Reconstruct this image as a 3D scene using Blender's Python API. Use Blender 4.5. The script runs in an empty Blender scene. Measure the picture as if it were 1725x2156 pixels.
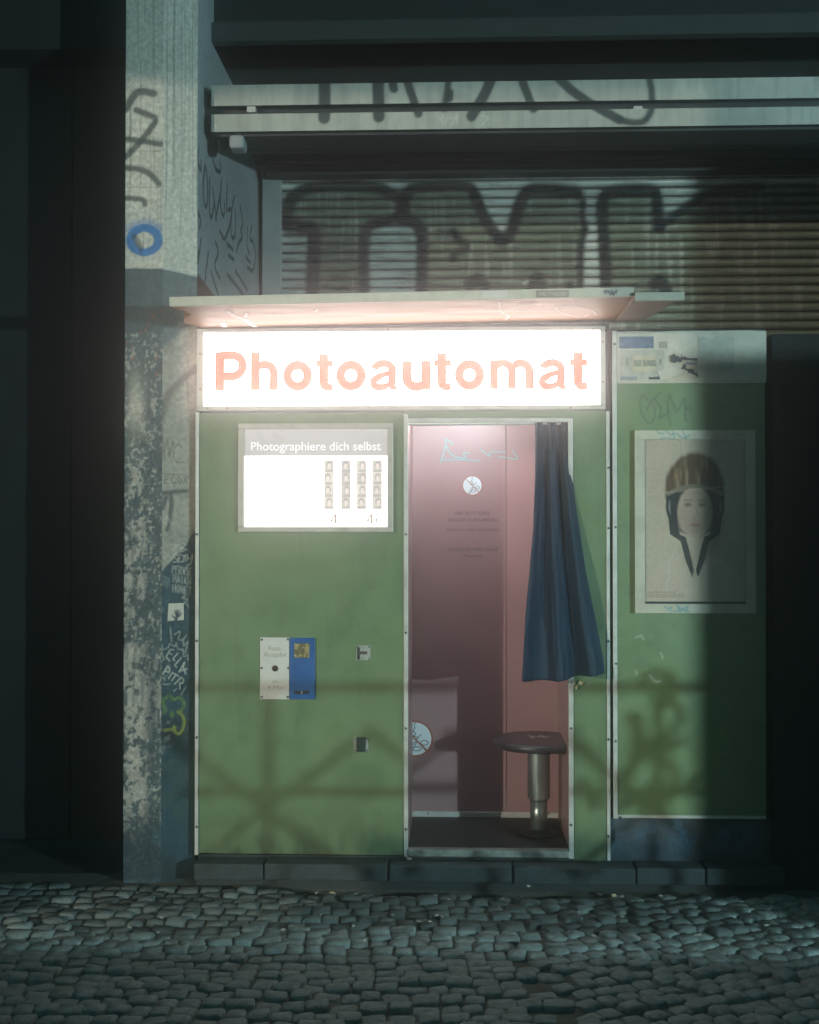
import bpy, bmesh, math, random
import numpy as np
from mathutils import Vector, Matrix, Euler

random.seed(7); RNG = np.random.default_rng(11)
SC = bpy.context.scene
COL = SC.collection
R = math.radians

# ---------------------------------------------------------------- camera
F_PX, IMG_W, IMG_H = 2465.0, 1725.0, 2156.0
CAM_Y, CAM_Z = -4.56, 1.378
YAW, PITCH = R(2.14), R(0.74)
cam = bpy.data.cameras.new('camera')
cam.sensor_fit = 'HORIZONTAL'; cam.sensor_width = 36.0; cam.lens = 36.0 * F_PX / IMG_W
cam.clip_start = 0.05; cam.clip_end = 200
cam_ob = bpy.data.objects.new('camera', cam); COL.objects.link(cam_ob)
cam_ob.location = (0, CAM_Y, CAM_Z)
cam_ob.rotation_euler = (R(90) + PITCH, 0, YAW)
SC.camera = cam_ob
CAM_M = Euler(cam_ob.rotation_euler).to_matrix()

# ---------------------------------------------------------------- night world, exposure
world = bpy.data.worlds.new('World'); SC.world = world; world.use_nodes = True
wn = world.node_tree.nodes; wl = world.node_tree.links
bg = wn['Background']; bg.inputs['Color'].default_value = (0.03, 0.42, 0.50, 1); bg.inputs['Strength'].default_value = 0.16
SC.view_settings.view_transform = 'Standard'; SC.view_settings.look = 'None'
SC.view_settings.exposure = 0.18; SC.view_settings.gamma = 1.0
SC.view_settings.use_curve_mapping = False

def lamp(name, loc, energy, color, radius):
    l = bpy.data.lights.new(name, 'POINT'); l.energy = energy; l.color = color; l.shadow_soft_size = radius
    o = bpy.data.objects.new(name, l); COL.objects.link(o); o.location = loc
    return o
STREET_LAMP = Vector((-8.5, -12.0, 3.25))
LOW_LAMP = Vector((5.0, -6.0, 1.55))
lamp('street_lamp_light', STREET_LAMP, 7000, (1.0, 0.94, 0.77), 0.05)
lamp('low_lamp_light', LOW_LAMP, 1800, (0.62, 0.95, 1.0), 0.026)

SC.cycles.use_denoising = True; SC.cycles.use_light_tree = False
SC.cycles.max_bounces = 8; SC.cycles.volume_bounces = 1
SC.cycles.sample_clamp_indirect = 6.0

# ---------------------------------------------------------------- measuring helpers: photograph pixel -> point on a real plane
def ray(u, v):
    return CAM_M @ Vector(((u - IMG_W / 2) / F_PX, -(v - IMG_H / 2) / F_PX, -1.0))
def W(u, v, y=0.0):
    d = ray(u, v); t = (y - CAM_Y) / d.y
    return d.x * t, CAM_Z + d.z * t
def WX(u, v, x):
    d = ray(u, v); t = x / d.x
    return CAM_Y + d.y * t, CAM_Z + d.z * t
def PX(u, y=0.0): return W(u, 1110, y)[0]
def PZ(v, y=0.0, u=954): return W(u, v, y)[1]
def RECT(u0, v0, u1, v1, y=0.0):
    a, b, c, d = W(u0, v0, y), W(u1, v0, y), W(u0, v1, y), W(u1, v1, y)
    return (a[0] + c[0]) / 2, (b[0] + d[0]) / 2, (c[1] + d[1]) / 2, (a[1] + b[1]) / 2   # x0 x1 z0 z1

# ---------------------------------------------------------------- numpy noise
_G = RNG.random((256, 256))
def vnoise(x, y):
    xi = np.floor(x).astype(int); yi = np.floor(y).astype(int)
    fx = x - xi; fy = y - yi; fx = fx * fx * (3 - 2 * fx); fy = fy * fy * (3 - 2 * fy)
    g = lambda a, b: _G[a % 256, b % 256]
    return (g(xi, yi) * (1 - fx) + g(xi + 1, yi) * fx) * (1 - fy) + (g(xi, yi + 1) * (1 - fx) + g(xi + 1, yi + 1) * fx) * fy
def fbm(x, y, s=1.0, o=5, sy=None):
    sy = sy or s
    t = 0; a = 0.5; k = 1.0
    for i in range(o):
        t = t + a * vnoise(x * s * k + i * 17.3, y * sy * k + i * 9.1); a *= 0.5; k *= 2.03
    return t / (1 - 0.5 ** o)
def sstep(a, b, x):
    t = np.clip((x - a) / (b - a), 0, 1); return t * t * (3 - 2 * t)
def dist_poly(X, Z, pts):
    d = np.full(X.shape, 1e9)
    if len(pts) == 1:
        return np.hypot(X - pts[0][0], Z - pts[0][1])
    for (ax, az), (bx, bz) in zip(pts[:-1], pts[1:]):
        vx, vz = bx - ax, bz - az; L = vx * vx + vz * vz + 1e-12
        t = np.clip(((X - ax) * vx + (Z - az) * vz) / L, 0, 1)
        d = np.minimum(d, np.hypot(X - ax - t * vx, Z - az - t * vz))
    return d
def in_poly(X, Z, pts):
    c = np.zeros(X.shape, bool); n = len(pts)
    for i in range(n):
        (ax, az), (bx, bz) = pts[i], pts[(i + 1) % n]
        k = ((az > Z) != (bz > Z)) & (X < (bx - ax) * (Z - az) / (bz - az + 1e-12) + ax)
        c ^= k
    return c
def smooth_pts(pts, n=2):
    pts = [tuple(p) for p in pts]
    for _ in range(n):
        if len(pts) < 3: return pts
        q = [pts[0]]
        for a, b in zip(pts[:-1], pts[1:]):
            q.append((a[0] * .75 + b[0] * .25, a[1] * .75 + b[1] * .25)); q.append((a[0] * .25 + b[0] * .75, a[1] * .25 + b[1] * .75))
        q.append(pts[-1]); pts = q
    return pts
class Paint:
    """layers of paint laid on a wall, in the wall's own metres"""
    def __init__(s, X, Z, base): s.X, s.Z = X, Z; s.C = np.ones(X.shape + (3,)) * np.array(base)
    def mix(s, col, a):
        a = np.clip(a, 0, 1)[..., None]; s.C = s.C * (1 - a) + np.array(col) * a
    def stroke(s, pts, w, col, op=1.0, soft=0.0015):
        d = dist_poly(s.X, s.Z, pts); s.mix(col, op * (1 - sstep(w / 2 - soft, w / 2 + soft, d)))

# ---------------------------------------------------------------- materials
MATS = {}
def mat(name, col, rough=0.6, metal=0.0, var=0.12, vscale=8.0, bump=0.0, bscale=60.0, spec=0.5, emit=None, estr=0.0, attr=False, coat=0.0, aniso=None):
    if name in MATS: return MATS[name]
    m = bpy.data.materials.new(name); m.use_nodes = True; MATS[name] = m
    nt = m.node_tree; n = nt.nodes; L = nt.links; b = n['Principled BSDF']
    b.inputs['Roughness'].default_value = rough; b.inputs['Metallic'].default_value = metal
    b.inputs['Specular IOR Level'].default_value = spec
    if coat: b.inputs['Coat Weight'].default_value = coat; b.inputs['Coat Roughness'].default_value = 0.25
    tc = n.new('ShaderNodeTexCoord'); mp = n.new('ShaderNodeMapping'); L.new(tc.outputs['Object'], mp.inputs[0])
    if aniso: mp.inputs['Scale'].default_value = aniso
    nz = n.new('ShaderNodeTexNoise'); nz.inputs['Scale'].default_value = vscale; nz.inputs['Detail'].default_value = 8; nz.inputs['Roughness'].default_value = 0.62
    L.new(mp.outputs[0], nz.inputs['Vector'])
    mr = n.new('ShaderNodeMapRange'); mr.inputs[1].default_value = 0.3; mr.inputs[2].default_value = 0.7
    mr.inputs[3].default_value = 1 - var; mr.inputs[4].default_value = 1 + var; L.new(nz.outputs[0], mr.inputs[0])
    mul = n.new('ShaderNodeMix'); mul.data_type = 'RGBA'; mul.blend_type = 'MULTIPLY'; mul.inputs[0].default_value = 1
    if attr:
        at = n.new('ShaderNodeAttribute'); at.attribute_name = 'paint'; L.new(at.outputs['Color'], mul.inputs[6])
    else:
        mul.inputs[6].default_value = (*col, 1)
    L.new(mr.outputs[0], mul.inputs[7]); L.new(mul.outputs[2], b.inputs['Base Color'])
    rr = n.new('ShaderNodeMapRange'); rr.inputs[1].default_value = 0.3; rr.inputs[2].default_value = 0.7
    rr.inputs[3].default_value = max(0.05, rough - 0.1); rr.inputs[4].default_value = min(1, rough + 0.1)
    L.new(nz.outputs[0], rr.inputs[0]); L.new(rr.outputs[0], b.inputs['Roughness'])
    if bump:
        n2 = n.new('ShaderNodeTexNoise'); n2.inputs['Scale'].default_value = bscale; n2.inputs['Detail'].default_value = 6
        L.new(mp.outputs[0], n2.inputs['Vector'])
        bp = n.new('ShaderNodeBump'); bp.inputs['Strength'].default_value = bump; bp.inputs['Distance'].default_value = 0.004
        L.new(n2.outputs[0], bp.inputs['Height']); L.new(bp.outputs[0], b.inputs['Normal'])
    if emit is not None:
        if emit == 'attr': L.new(mul.outputs[2], b.inputs['Emission Color'])
        else: b.inputs['Emission Color'].default_value = (*emit, 1)
        b.inputs['Emission Strength'].default_value = estr
    return m

SIGN_L = 8.2
DISP_L = 1.9
M_GREEN = mat('green_board', (0.095, 0.172, 0.085), 0.42, var=0.10, vscale=5, bump=0.12, bscale=160, coat=0.15)
M_ALU = mat('white_aluminium', (0.50, 0.50, 0.46), 0.45, 0.25, var=0.16, vscale=14, bump=0.08)
M_FRAME = mat('sign_frame_metal', (0.42, 0.40, 0.35), 0.45, 0.3, var=0.12, vscale=16)
M_SCREW = mat('dark_screw', (0.03, 0.03, 0.03), 0.5, 0.5)
M_PINK = mat('pink_laminate', (0.29, 0.168, 0.170), 0.40, var=0.06, vscale=3, bump=0.03, bscale=200)
M_PINK2 = mat('pink_laminate_light', (0.35, 0.135, 0.12), 0.40, var=0.06, vscale=3, bump=0.03, bscale=200)
M_FLOOR = mat('black_rubber_floor', (0.012, 0.011, 0.012), 0.7, var=0.3, vscale=20, bump=0.3)
M_DARK = mat('dark_paint', (0.015, 0.02, 0.022), 0.6, var=0.3, vscale=10, bump=0.2)
M_SIGN = mat('lit_white_acrylic', (0.8, 0.78, 0.78), 0.3, var=0.0, emit=(1.0, 0.855, 0.81), estr=SIGN_L)
M_RED = mat('red_lettering', (0.50, 0.05, 0.02), 0.5, var=0.03, emit=(0.54, 0.06, 0.0), estr=0.9)
M_DISP = mat('lit_display_acrylic', (0.8, 0.78, 0.78), 0.3, var=0.0, emit=(1.0, 0.855, 0.81), estr=DISP_L)
M_HEAD = mat('lit_grey_header', (0.25, 0.24, 0.24), 0.3, var=0.03, emit=(0.40, 0.37, 0.36), estr=0.8)
M_HTEXT = mat('lit_header_lettering', (0.7, 0.68, 0.7), 0.3, var=0.0, emit=(1, 0.88, 0.93), estr=0.50)
M_PRICE = mat('lit_price_lettering', (0.3, 0.25, 0.2), 0.5, var=0.0, emit=(0.22, 0.10, 0.07), estr=0.6)
M_STRIP = mat('lit_photo_strip', (1, 1, 1), 0.4, var=0.05, attr=True, emit='attr', estr=0.75)
M_CURTAIN = mat('navy_curtain_cloth', (0.003, 0.024, 0.050), 0.75, var=0.12, vscale=30, bump=0.15, bscale=400)
M_WHITEPLATE = mat('white_plate', (0.60, 0.57, 0.52), 0.45, var=0.06, vscale=12)
M_BLUEPLATE = mat('blue_plate', (0.01, 0.085, 0.28), 0.38, var=0.12, vscale=12)
M_PRINT = mat('grey_print', (0.30, 0.28, 0.22), 0.6, var=0.03)
M_INK = mat('brown_print', (0.075, 0.045, 0.05), 0.6, var=0.03)
M_BRASS = mat('chute_window', (0.5, 0.42, 0.2), 0.25, 0.7, var=0.5, vscale=60)
M_STEEL = mat('worn_steel', (0.30, 0.34, 0.33), 0.35, 0.8, var=0.35, vscale=18, bump=0.15, aniso=(1, 1, .35))
M_SEAT = mat('dark_seat_top', (0.055, 0.05, 0.058), 0.36, 0.2, var=0.35, vscale=25, bump=0.1)
M_PAINTED = mat('painted_plaster', (1, 1, 1), 0.75, var=0.32, vscale=60, bump=0.7, bscale=110, attr=True)
M_SMOOTHPAINT = mat('painted_smooth', (1, 1, 1), 0.5, var=0.09, vscale=24, bump=0.08, bscale=150, attr=True)
M_SLAT = mat('painted_shutter_metal', (1, 1, 1), 0.30, 0.22, var=0.22, vscale=10, attr=True, aniso=(.6, 1, 6))
M_PLY = mat('plywood', (0.18, 0.09, 0.036), 0.6, var=0.18, vscale=6, bump=0.15, bscale=40, aniso=(.5, 3, 3))
M_PLYEDGE = mat('pale_plywood_edge', (0.44, 0.42, 0.34), 0.7, var=0.12, vscale=30)
M_STONE = mat('granite_kerb', (0.032, 0.044, 0.047), 0.8, var=0.35, vscale=22, bump=0.6, bscale=90)
M_COBBLE = mat('granite_cobble', (0.145, 0.172, 0.165), 0.72, var=0.5, vscale=30, bump=1.0, bscale=120)
M_MORTAR = mat('sandy_joint', (0.085, 0.085, 0.07), 0.95, var=0.5, vscale=60, bump=0.8, bscale=200)
M_ASPHALT = mat('asphalt', (0.02, 0.021, 0.021), 0.9, var=0.35, vscale=150, bump=0.5, bscale=300)
M_WALLDARK = mat('dark_wall', (0.028, 0.034, 0.034), 0.9, var=0.25, vscale=7, bump=0.4)
M_NIGHT = mat('shade_toned_wall', (0.010, 0.013, 0.014), 0.9, var=0.3, vscale=7, bump=0.5)  # near-black tone stands in for shade on the outer walls
M_POSTER = mat('poster_print', (1, 1, 1), 0.16, var=0.03, attr=True, spec=0.6)
M_PAPER = mat('old_paper', (0.50, 0.47, 0.40), 0.8, var=0.15, vscale=20, bump=0.2)
M_PAPERDARK = mat('dark_printed_paper', (0.05, 0.06, 0.07), 0.7, var=0.4, vscale=40)
M_PAPERBLUE = mat('blue_printed_paper', (0.13, 0.17, 0.25), 0.7, var=0.35, vscale=50)
M_TUBE = mat('booth_tube_light', (0.9, 0.9, 0.9), 0.4, var=0.0, emit=(0.80, 0.95, 1.0), estr=125.0)
M_STEELDARK = mat('railing_iron', (0.02, 0.025, 0.025), 0.5, 0.5)

# ---------------------------------------------------------------- object helpers
def bm_box(bm, x0, x1, y0, y1, z0, z1):
    vs = [bm.verts.new((x, y, z)) for x in (x0, x1) for y in (y0, y1) for z in (z0, z1)]
    for f in ((0, 1, 3, 2), (4, 6, 7, 5), (0, 4, 5, 1), (2, 3, 7, 6), (0, 2, 6, 4), (1, 5, 7, 3)):
        bm.faces.new([vs[i] for i in f])
def bm_cyl(bm, c, r0, r1, h, seg=24, axis='z', cap=True):
    ring = []
    for k, (rr, hh) in enumerate(((r0, 0), (r1, h))):
        ring.append([])
        for i in range(seg):
            a = 2 * math.pi * i / seg; p = (rr * math.cos(a), rr * math.sin(a), hh)
            if axis == 'y': p = (p[0], p[2], p[1])
            if axis == 'x': p = (p[2], p[0], p[1])
            ring[k].append(bm.verts.new((c[0] + p[0], c[1] + p[1], c[2] + p[2])))
    for i in range(seg):
        j = (i + 1) % seg; bm.faces.new((ring[0][i], ring[0][j], ring[1][j], ring[1][i]))
    if cap: bm.faces.new(ring[0][::-1]); bm.faces.new(ring[1])
def bm_lathe(bm, c, prof, seg=40):
    rings = []
    for r, z in prof:
        rings.append([bm.verts.new((c[0] + r * math.cos(2 * math.pi * i / seg), c[1] + r * math.sin(2 * math.pi * i / seg), c[2] + z)) for i in range(seg)])
    for a, b in zip(rings[:-1], rings[1:]):
        for i in range(seg):
            j = (i + 1) % seg; bm.faces.new((a[i], a[j], b[j], b[i]))
    bm.faces.new(rings[0][::-1]); bm.faces.new(rings[-1])
def bm_bar(bm, a, b, w):
    a, b = Vector(a), Vector(b); d = (b - a).normalized(); up = Vector((0, 1, 0)) if abs(d.y) < .9 else Vector((1, 0, 0))
    s = d.cross(up).normalized() * w / 2; t = d.cross(s).normalized() * w / 2
    v = [bm.verts.new(p + q) for p in (a, b) for q in (s + t, s - t, -s - t, -s + t)]
    for i in range(4):
        j = (i + 1) % 4; bm.faces.new((v[i], v[j], v[4 + j], v[4 + i]))
    bm.faces.new(v[:4][::-1]); bm.faces.new(v[4:])
def bm_obj(name, bm, m, parent=None, bevel=0.0, smooth=False):
    if bevel: bmesh.ops.bevel(bm, geom=bm.edges[:], offset=bevel, segments=2, affect='EDGES', profile=0.5)
    bmesh.ops.recalc_face_normals(bm, faces=bm.faces)
    me = bpy.data.meshes.new(name); bm.to_mesh(me); bm.free(); me.materials.append(m)
    if smooth: me.shade_smooth()
    o = bpy.data.objects.new(name, me); COL.objects.link(o)
    if parent: o.parent = parent
    return o
def box(name, m, x0, x1, y0, y1, z0, z1, parent=None, bevel=0.0):
    bm = bmesh.new(); bm_box(bm, x0, x1, y0, y1, z0, z1)
    return bm_obj(name, bm, m, parent, bevel)
def pbox(name, m, u0, v0, u1, v1, y, y0, y1, parent=None, bevel=0.0):
    x0, x1, z0, z1 = RECT(u0, v0, u1, v1, y)
    return box(name, m, x0, x1, y0, y1, z0, z1, parent, bevel)
def tag(o, label=None, cat=None, group=None, kind=None):
    if label: o['label'] = label
    if cat: o['category'] = cat
    if group: o['group'] = group
    if kind: o['kind'] = kind
    return o
def thing(name, label, cat, group=None):
    o = bpy.data.objects.new(name, None); COL.objects.link(o); o.empty_display_size = 0.1
    return tag(o, label, cat, group)
def grid_obj(name, P, C, m, parent=None, smooth=False):
    """P (n,m,3) positions, C (n,m,3) paint"""
    n, k = P.shape[:2]
    idx = np.arange(n * k).reshape(n, k)
    q = np.stack([idx[:-1, :-1], idx[:-1, 1:], idx[1:, 1:], idx[1:, :-1]], -1).reshape(-1, 4)
    me = bpy.data.meshes.new(name)
    me.vertices.add(n * k); me.vertices.foreach_set('co', P.reshape(-1).astype(np.float32))
    me.loops.add(q.size); me.loops.foreach_set('vertex_index', q.reshape(-1).astype(np.int32))
    me.polygons.add(len(q)); me.polygons.foreach_set('loop_start', np.arange(0, q.size, 4, dtype=np.int32))
    me.update(calc_edges=True)
    a = me.attributes.new('paint', 'FLOAT_COLOR', 'POINT')
    a.data.foreach_set('color', np.concatenate([C.reshape(-1, 3), np.ones((n * k, 1))], 1).reshape(-1).astype(np.float32))
    me.materials.append(m)
    if smooth: me.shade_smooth()
    o = bpy.data.objects.new(name, me); COL.objects.link(o)
    if parent: o.parent = parent
    return o
def wall_grid(x0, x1, z0, z1, res):
    nx = max(2, int(round((x1 - x0) / res)) + 1); nz = max(2, int(round((z1 - z0) / res)) + 1)
    return np.meshgrid(np.linspace(x0, x1, nx), np.linspace(z0, z1, nz))
def ribbon(bm, pts, w, y, closed=False):
    """flat butt-ended ribbon along 2D points in the plane y"""
    n = len(pts); L = []; Rr = []
    for i in range(n):
        if closed: a, b = pts[i - 1], pts[(i + 1) % n]
        else: a, b = pts[max(0, i - 1)], pts[min(n - 1, i + 1)]
        dx, dz = b[0] - a[0], b[1] - a[1]; l = math.hypot(dx, dz) + 1e-9
        ww = w[i] if isinstance(w, (list, tuple)) else w
        nx, nz = -dz / l * ww / 2, dx / l * ww / 2
        L.append(bm.verts.new((pts[i][0] + nx, y, pts[i][1] + nz))); Rr.append(bm.verts.new((pts[i][0] - nx, y, pts[i][1] - nz)))
    for i in range(n if closed else n - 1):
        j = (i + 1) % n; bm.faces.new((L[i], L[j], Rr[j], Rr[i]))
def disc(bm, c, r, y, seg=28, rx=None):
    bm.faces.new([bm.verts.new((c[0] + (rx or r) * math.cos(2 * math.pi * i / seg), y, c[1] + r * math.sin(2 * math.pi * i / seg))) for i in range(seg)])
_DG = None
def text_part(name, s, u0, u1, vtop, vbase, y, m, parent, off=0.012, plane_y=None):
    """one line of flat lettering fitted to its measured width and cap height"""
    c = bpy.data.curves.new('t', 'FONT'); c.body = s; c.offset = off; c.resolution_u = 4
    o = bpy.data.objects.new('t', c); COL.objects.link(o)
    dg = bpy.context.evaluated_depsgraph_get(); me = bpy.data.meshes.new_from_object(o.evaluated_get(dg)); bpy.data.objects.remove(o)
    co = np.empty(len(me.vertices) * 3); me.vertices.foreach_get('co', co); co = co.reshape(-1, 3)
    x0, x1, z0, z1 = RECT(u0, vtop, u1, vbase, plane_y if plane_y is not None else y)
    sx = (x1 - x0) / (co[:, 0].max() - co[:, 0].min()); cap = 0.70
    new = np.stack([x0 + (co[:, 0] - co[:, 0].min()) * sx, np.full(len(co), y), z0 + co[:, 1] * (z1 - z0) / cap], 1)
    me.vertices.foreach_set('co', new.reshape(-1)); me.update(); me.name = name; me.materials.clear(); me.materials.append(m)
    ob = bpy.data.objects.new(name, me); COL.objects.link(ob); ob.parent = parent
    return ob
def arc(cx, cz, rx, rz, a0, a1, n=14):
    return [(cx + rx * math.cos(R(a0 + (a1 - a0) * i / n)), cz + rz * math.sin(R(a0 + (a1 - a0) * i / n))) for i in range(n + 1)]

# single-stroke capitals for hand-written tags, unit box
SF = {'A': [[(0, 0), (.4, 1), (.8, 0)], [(.15, .35), (.68, .35)]], 'B': [[(0, 0), (0, 1), (.6, .9), (.6, .6), (0, .52), (.7, .4), (.65, .05), (0, 0)]],
      'C': [[(.7, .9), (.3, 1), (0, .5), (.3, 0), (.7, .1)]], 'E': [[(.7, 1), (0, 1), (0, 0), (.7, 0)], [(0, .52), (.5, .52)]],
      'H': [[(0, 0), (0, 1)], [(.7, 0), (.7, 1)], [(0, .5), (.7, .5)]], 'I': [[(.3, 0), (.3, 1)]],
      'K': [[(0, 0), (0, 1)], [(.7, 1), (0, .45), (.7, 0)]], 'L': [[(0, 1), (0, 0), (.65, 0)]], 'M': [[(0, 0), (.1, 1), (.4, .3), (.75, 1), (.85, 0)]],
      'N': [[(0, 0), (0, 1), (.7, 0), (.7, 1)]], 'O': [[(.35, 1), (0, .6), (.1, .1), (.5, 0), (.75, .5), (.35, 1)]],
      'P': [[(0, 0), (0, 1), (.6, .95), (.65, .6), (0, .5)]], 'R': [[(0, 0), (0, 1), (.6, .95), (.6, .6), (0, .5), (.7, 0)]],
      'S': [[(.65, .9), (.2, 1), (.05, .7), (.6, .4), (.5, .05), (0, .08)]], 'T': [[(0, 1), (.8, 1)], [(.4, 1), (.4, 0)]],
      'U': [[(0, 1), (.05, .15), (.35, 0), (.65, .15), (.7, 1)]], 'V': [[(0, 1), (.38, 0), (.75, 1)]], 'X': [[(0, 0), (.7, 1)], [(0, 1), (.7, 0)]],
      'Y': [[(0, 1), (.3, .5)], [(.75, 1), (.3, .5), (.1, -.2)]], 'G': [[(.7, .85), (.3, 1), (0, .5), (.3, 0), (.7, .2), (.7, .5), (.4, .5)]],
      'W': [[(0, 1), (.2, 0), (.4, .7), (.6, 0), (.8, 1)]], 'F': [[(.7, 1), (0, 1), (0, 0)], [(0, .55), (.5, .55)]], 'D': [[(0, 0), (0, 1), (.6, .7), (.6, .3), (0, 0)]]}
def hand(s, u0, v0, u1, v1, skew=0.0, jit=0.04):
    """strokes of a hand-written word inside a pixel rectangle; skew lowers the right end (px)"""
    n = len(s); out = []; cw = (u1 - u0) / n
    for i, ch in enumerate(s):
        for st in SF.get(ch, []):
            out.append([(u0 + cw * (i + .05) + cw * .95 * (x + random.uniform(-jit, jit)), v1 - (v1 - v0) * (z + random.uniform(-jit, jit)) + skew * (i + x) / n) for x, z in st])
    return out

# ================================================================ SETTING: ground
road = box('road', M_ASPHALT, -12, 10, -15, -1.75, -0.34, -0.14); tag(road, kind='structure')
pave = thing('pavement', None, None); tag(pave, kind='structure')
bed_x = np.linspace(-3.2, 3.2, 161); bed_y = np.linspace(-1.62, 0.10, 56)
BX, BY = np.meshgrid(bed_x, bed_y)
def ground_z(x, y):
    """the cobbles rise a little from the hollow along the plinth"""
    x = np.asarray(x, float); y = np.asarray(y, float)
    hollow = -0.04 * np.exp(-((y + 0.10) / 0.05) ** 2) * sstep(-0.72, -0.5, x) * (1 - 0.8 * sstep(0.30, 0.55, x))
    return -0.004 + hollow + 0.012 * (fbm(x, y, 2.4, 3) - 0.5)
P = np.stack([BX, BY, ground_z(BX, BY) - 0.007 + 0.012 * (fbm(BX, BY, 30, 3) - .5)], -1)
C = np.ones(P.shape) * np.array((0.085, 0.085, 0.07))
grid_obj('joint_sand', P, C, M_MORTAR, pave, True)
# cobble variants: five shapes shared by all stones
def cobble_mesh(k):
    rnd = random.Random(100 + k); bm = bmesh.new(); n = 8; rings = []
    base = []
    for i in range(n):
        a = 2 * math.pi * (i + .5) / n; c, s = math.cos(a), math.sin(a)
        px_, py_ = ((.5 if abs(c) > abs(s) else .36) * (1 if c > 0 else -1), (.36 if abs(c) > abs(s) else .5) * (1 if s > 0 else -1))
        base.append((px_ * rnd.uniform(.88, 1.10), py_ * rnd.uniform(.88, 1.10)))
    for sc, z in ((.98, -.045), (1.0, -.010), (.96, .003), (.86, .0072)):
        rings.append([bm.verts.new((x * sc, y * sc, z + rnd.uniform(-.002, .002))) for x, y in base])
    for a, b in zip(rings[:-1], rings[1:]):
        for i in range(n):
            j = (i + 1) % n; bm.faces.new((a[i], a[j], b[j], b[i]))
    cv = bm.verts.new((rnd.uniform(-.1, .1), rnd.uniform(-.1, .1), .0085 + rnd.uniform(-.002, .003)))
    for i in range(n): bm.faces.new((rings[-1][i], rings[-1][(i + 1) % n], cv))
    bmesh.ops.recalc_face_normals(bm, faces=bm.faces)
    me = bpy.data.meshes.new('cobblestone'); bm.to_mesh(me); bm.free(); me.materials.append(M_COBBLE); me.shade_smooth(); me.set_sharp_from_angle(angle=R(48))
    return me
nt = M_COBBLE.node_tree; oi = nt.nodes.new('ShaderNodeObjectInfo'); rmp = nt.nodes.new('ShaderNodeMapRange'); rmp.inputs[3].default_value = .55; rmp.inputs[4].default_value = 1.35
mx = nt.nodes.new('ShaderNodeMix'); mx.data_type = 'RGBA'; mx.blend_type = 'MULTIPLY'; mx.inputs[0].default_value = 1
lk = nt.nodes['Principled BSDF'].inputs['Base Color'].links[0].from_socket
nt.links.new(oi.outputs['Random'], rmp.inputs[0]); nt.links.new(lk, mx.inputs[6]); nt.links.new(rmp.outputs[0], mx.inputs[7]); nt.links.new(mx.outputs[2], nt.nodes['Principled BSDF'].inputs['Base Color'])
CM = [cobble_mesh(k) for k in range(9)]
stones = []
def near_ok(x, y, r):
    return all((x - a) ** 2 + (y - b) ** 2 > r * r for a, b, *_ in stones if abs(a - x) < .12)
SPLIT = PX(1080)
# region left: rows roughly along the wall, drooping slightly
y = -0.115; row = 0
while y > -1.60:
    pitch = random.uniform(.058, .066)
    x = -2.2 + random.uniform(0, .06)
    while x < SPLIT + 0.10:
        w = random.uniform(.056, .088)
        yy = y + 0.012 * math.sin(x * 3 + row) + random.uniform(-.006, .006) - 0.05 * max(0, x + .1) 
        lim = -0.095 if x > -0.74 else 0.0
        if yy < lim and x < SPLIT + 0.06 * math.sin(row * 2.1): stones.append((x + w / 2, yy, w, pitch, random.uniform(-.10, .10)))
        x += w + .0015
    y -= pitch + .0015; row += 1
# a few stones against the pillar foot
# region right: a grid turned by about 27 degrees
th = R(27); ct, st_ = math.cos(th), math.sin(th)
for i in range(-40, 60):
    for j in range(-60, 45):
        a = i * .072 + random.uniform(-.006, .006) + (j % 2) * .03; b = j * .066 + random.uniform(-.006, .006)
        x, yv = 0.6 + a * ct - b * st_, -0.45 + a * st_ + b * ct
        if SPLIT - .05 < x < 1.9 and -1.60 < yv < -0.115 and near_ok(x, yv, .060):
            stones.append((x, yv, random.uniform(.064, .074), random.uniform(.059, .067), th + random.uniform(-.09, .09)))
stones.sort(key=lambda s: (s[1] < -0.53) + (not -1.30 < s[0] < 0.98))
rest = bmesh.new(); nst = 0
for (x, y, w, d, a) in stones:
    z = float(ground_z(x, y)) + random.uniform(-.010, .006)
    Mx = Matrix.Translation((x, y, z)) @ Euler((random.uniform(-.09, .09), random.uniform(-.09, .09), a)).to_matrix().to_4x4() @ Matrix.Diagonal((w, d, 1, 1))
    me = random.choice(CM)
    if nst < 300:
        o = bpy.data.objects.new('cobblestone', me); COL.objects.link(o); o.parent = pave; o.matrix_local = Mx; nst += 1
    else:
        t = bmesh.new(); t.from_mesh(me); t.transform(Mx); tm = bpy.data.meshes.new('t'); t.to_mesh(tm); t.free(); rest.from_mesh(tm); bpy.data.meshes.remove(tm)
if len(rest.verts):
    o = bm_obj('cobblestones_beyond', rest, M_COBBLE, pave); tag(o, kind='stuff')
# pavement edge stones towards the road
x = -3.2
while x < 3.2:
    w = random.uniform(.85, 1.05)
    box('edge_stone', M_ASPHALT, x, x + w - .008, -1.749, -1.622, -0.2, -0.008, pave, .008); x += w

# ================================================================ plinth and kerb slabs along the facade
kerb = thing('kerb', None, None); tag(kerb, kind='structure')
KZ = PZ(1824, -0.085)
ku = [262, 418, 564, 820, 1077, 1331, 1475, 1640]
for a, b in zip(ku[1:-1], ku[2:]):
    x0, x1 = PX(a), PX(b)
    dz = random.uniform(-.003, .003)
    box('kerb_slab', M_STONE, x0 + .003, x1 - .003, -0.085 + random.uniform(-.004, .004), 0.12, 0.024 + dz, KZ + dz, kerb, .006)
kb = box('kerb_bed', M_WALLDARK, PX(418), PX(1640), -0.035, 0.12, -0.12, 0.0235, kerb)
plinth = box('plinth_wall', M_WALLDARK, PX(418), PX(1283), 0.012, 0.62, KZ - 0.02, PZ(1806)); tag(plinth, kind='structure')

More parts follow.
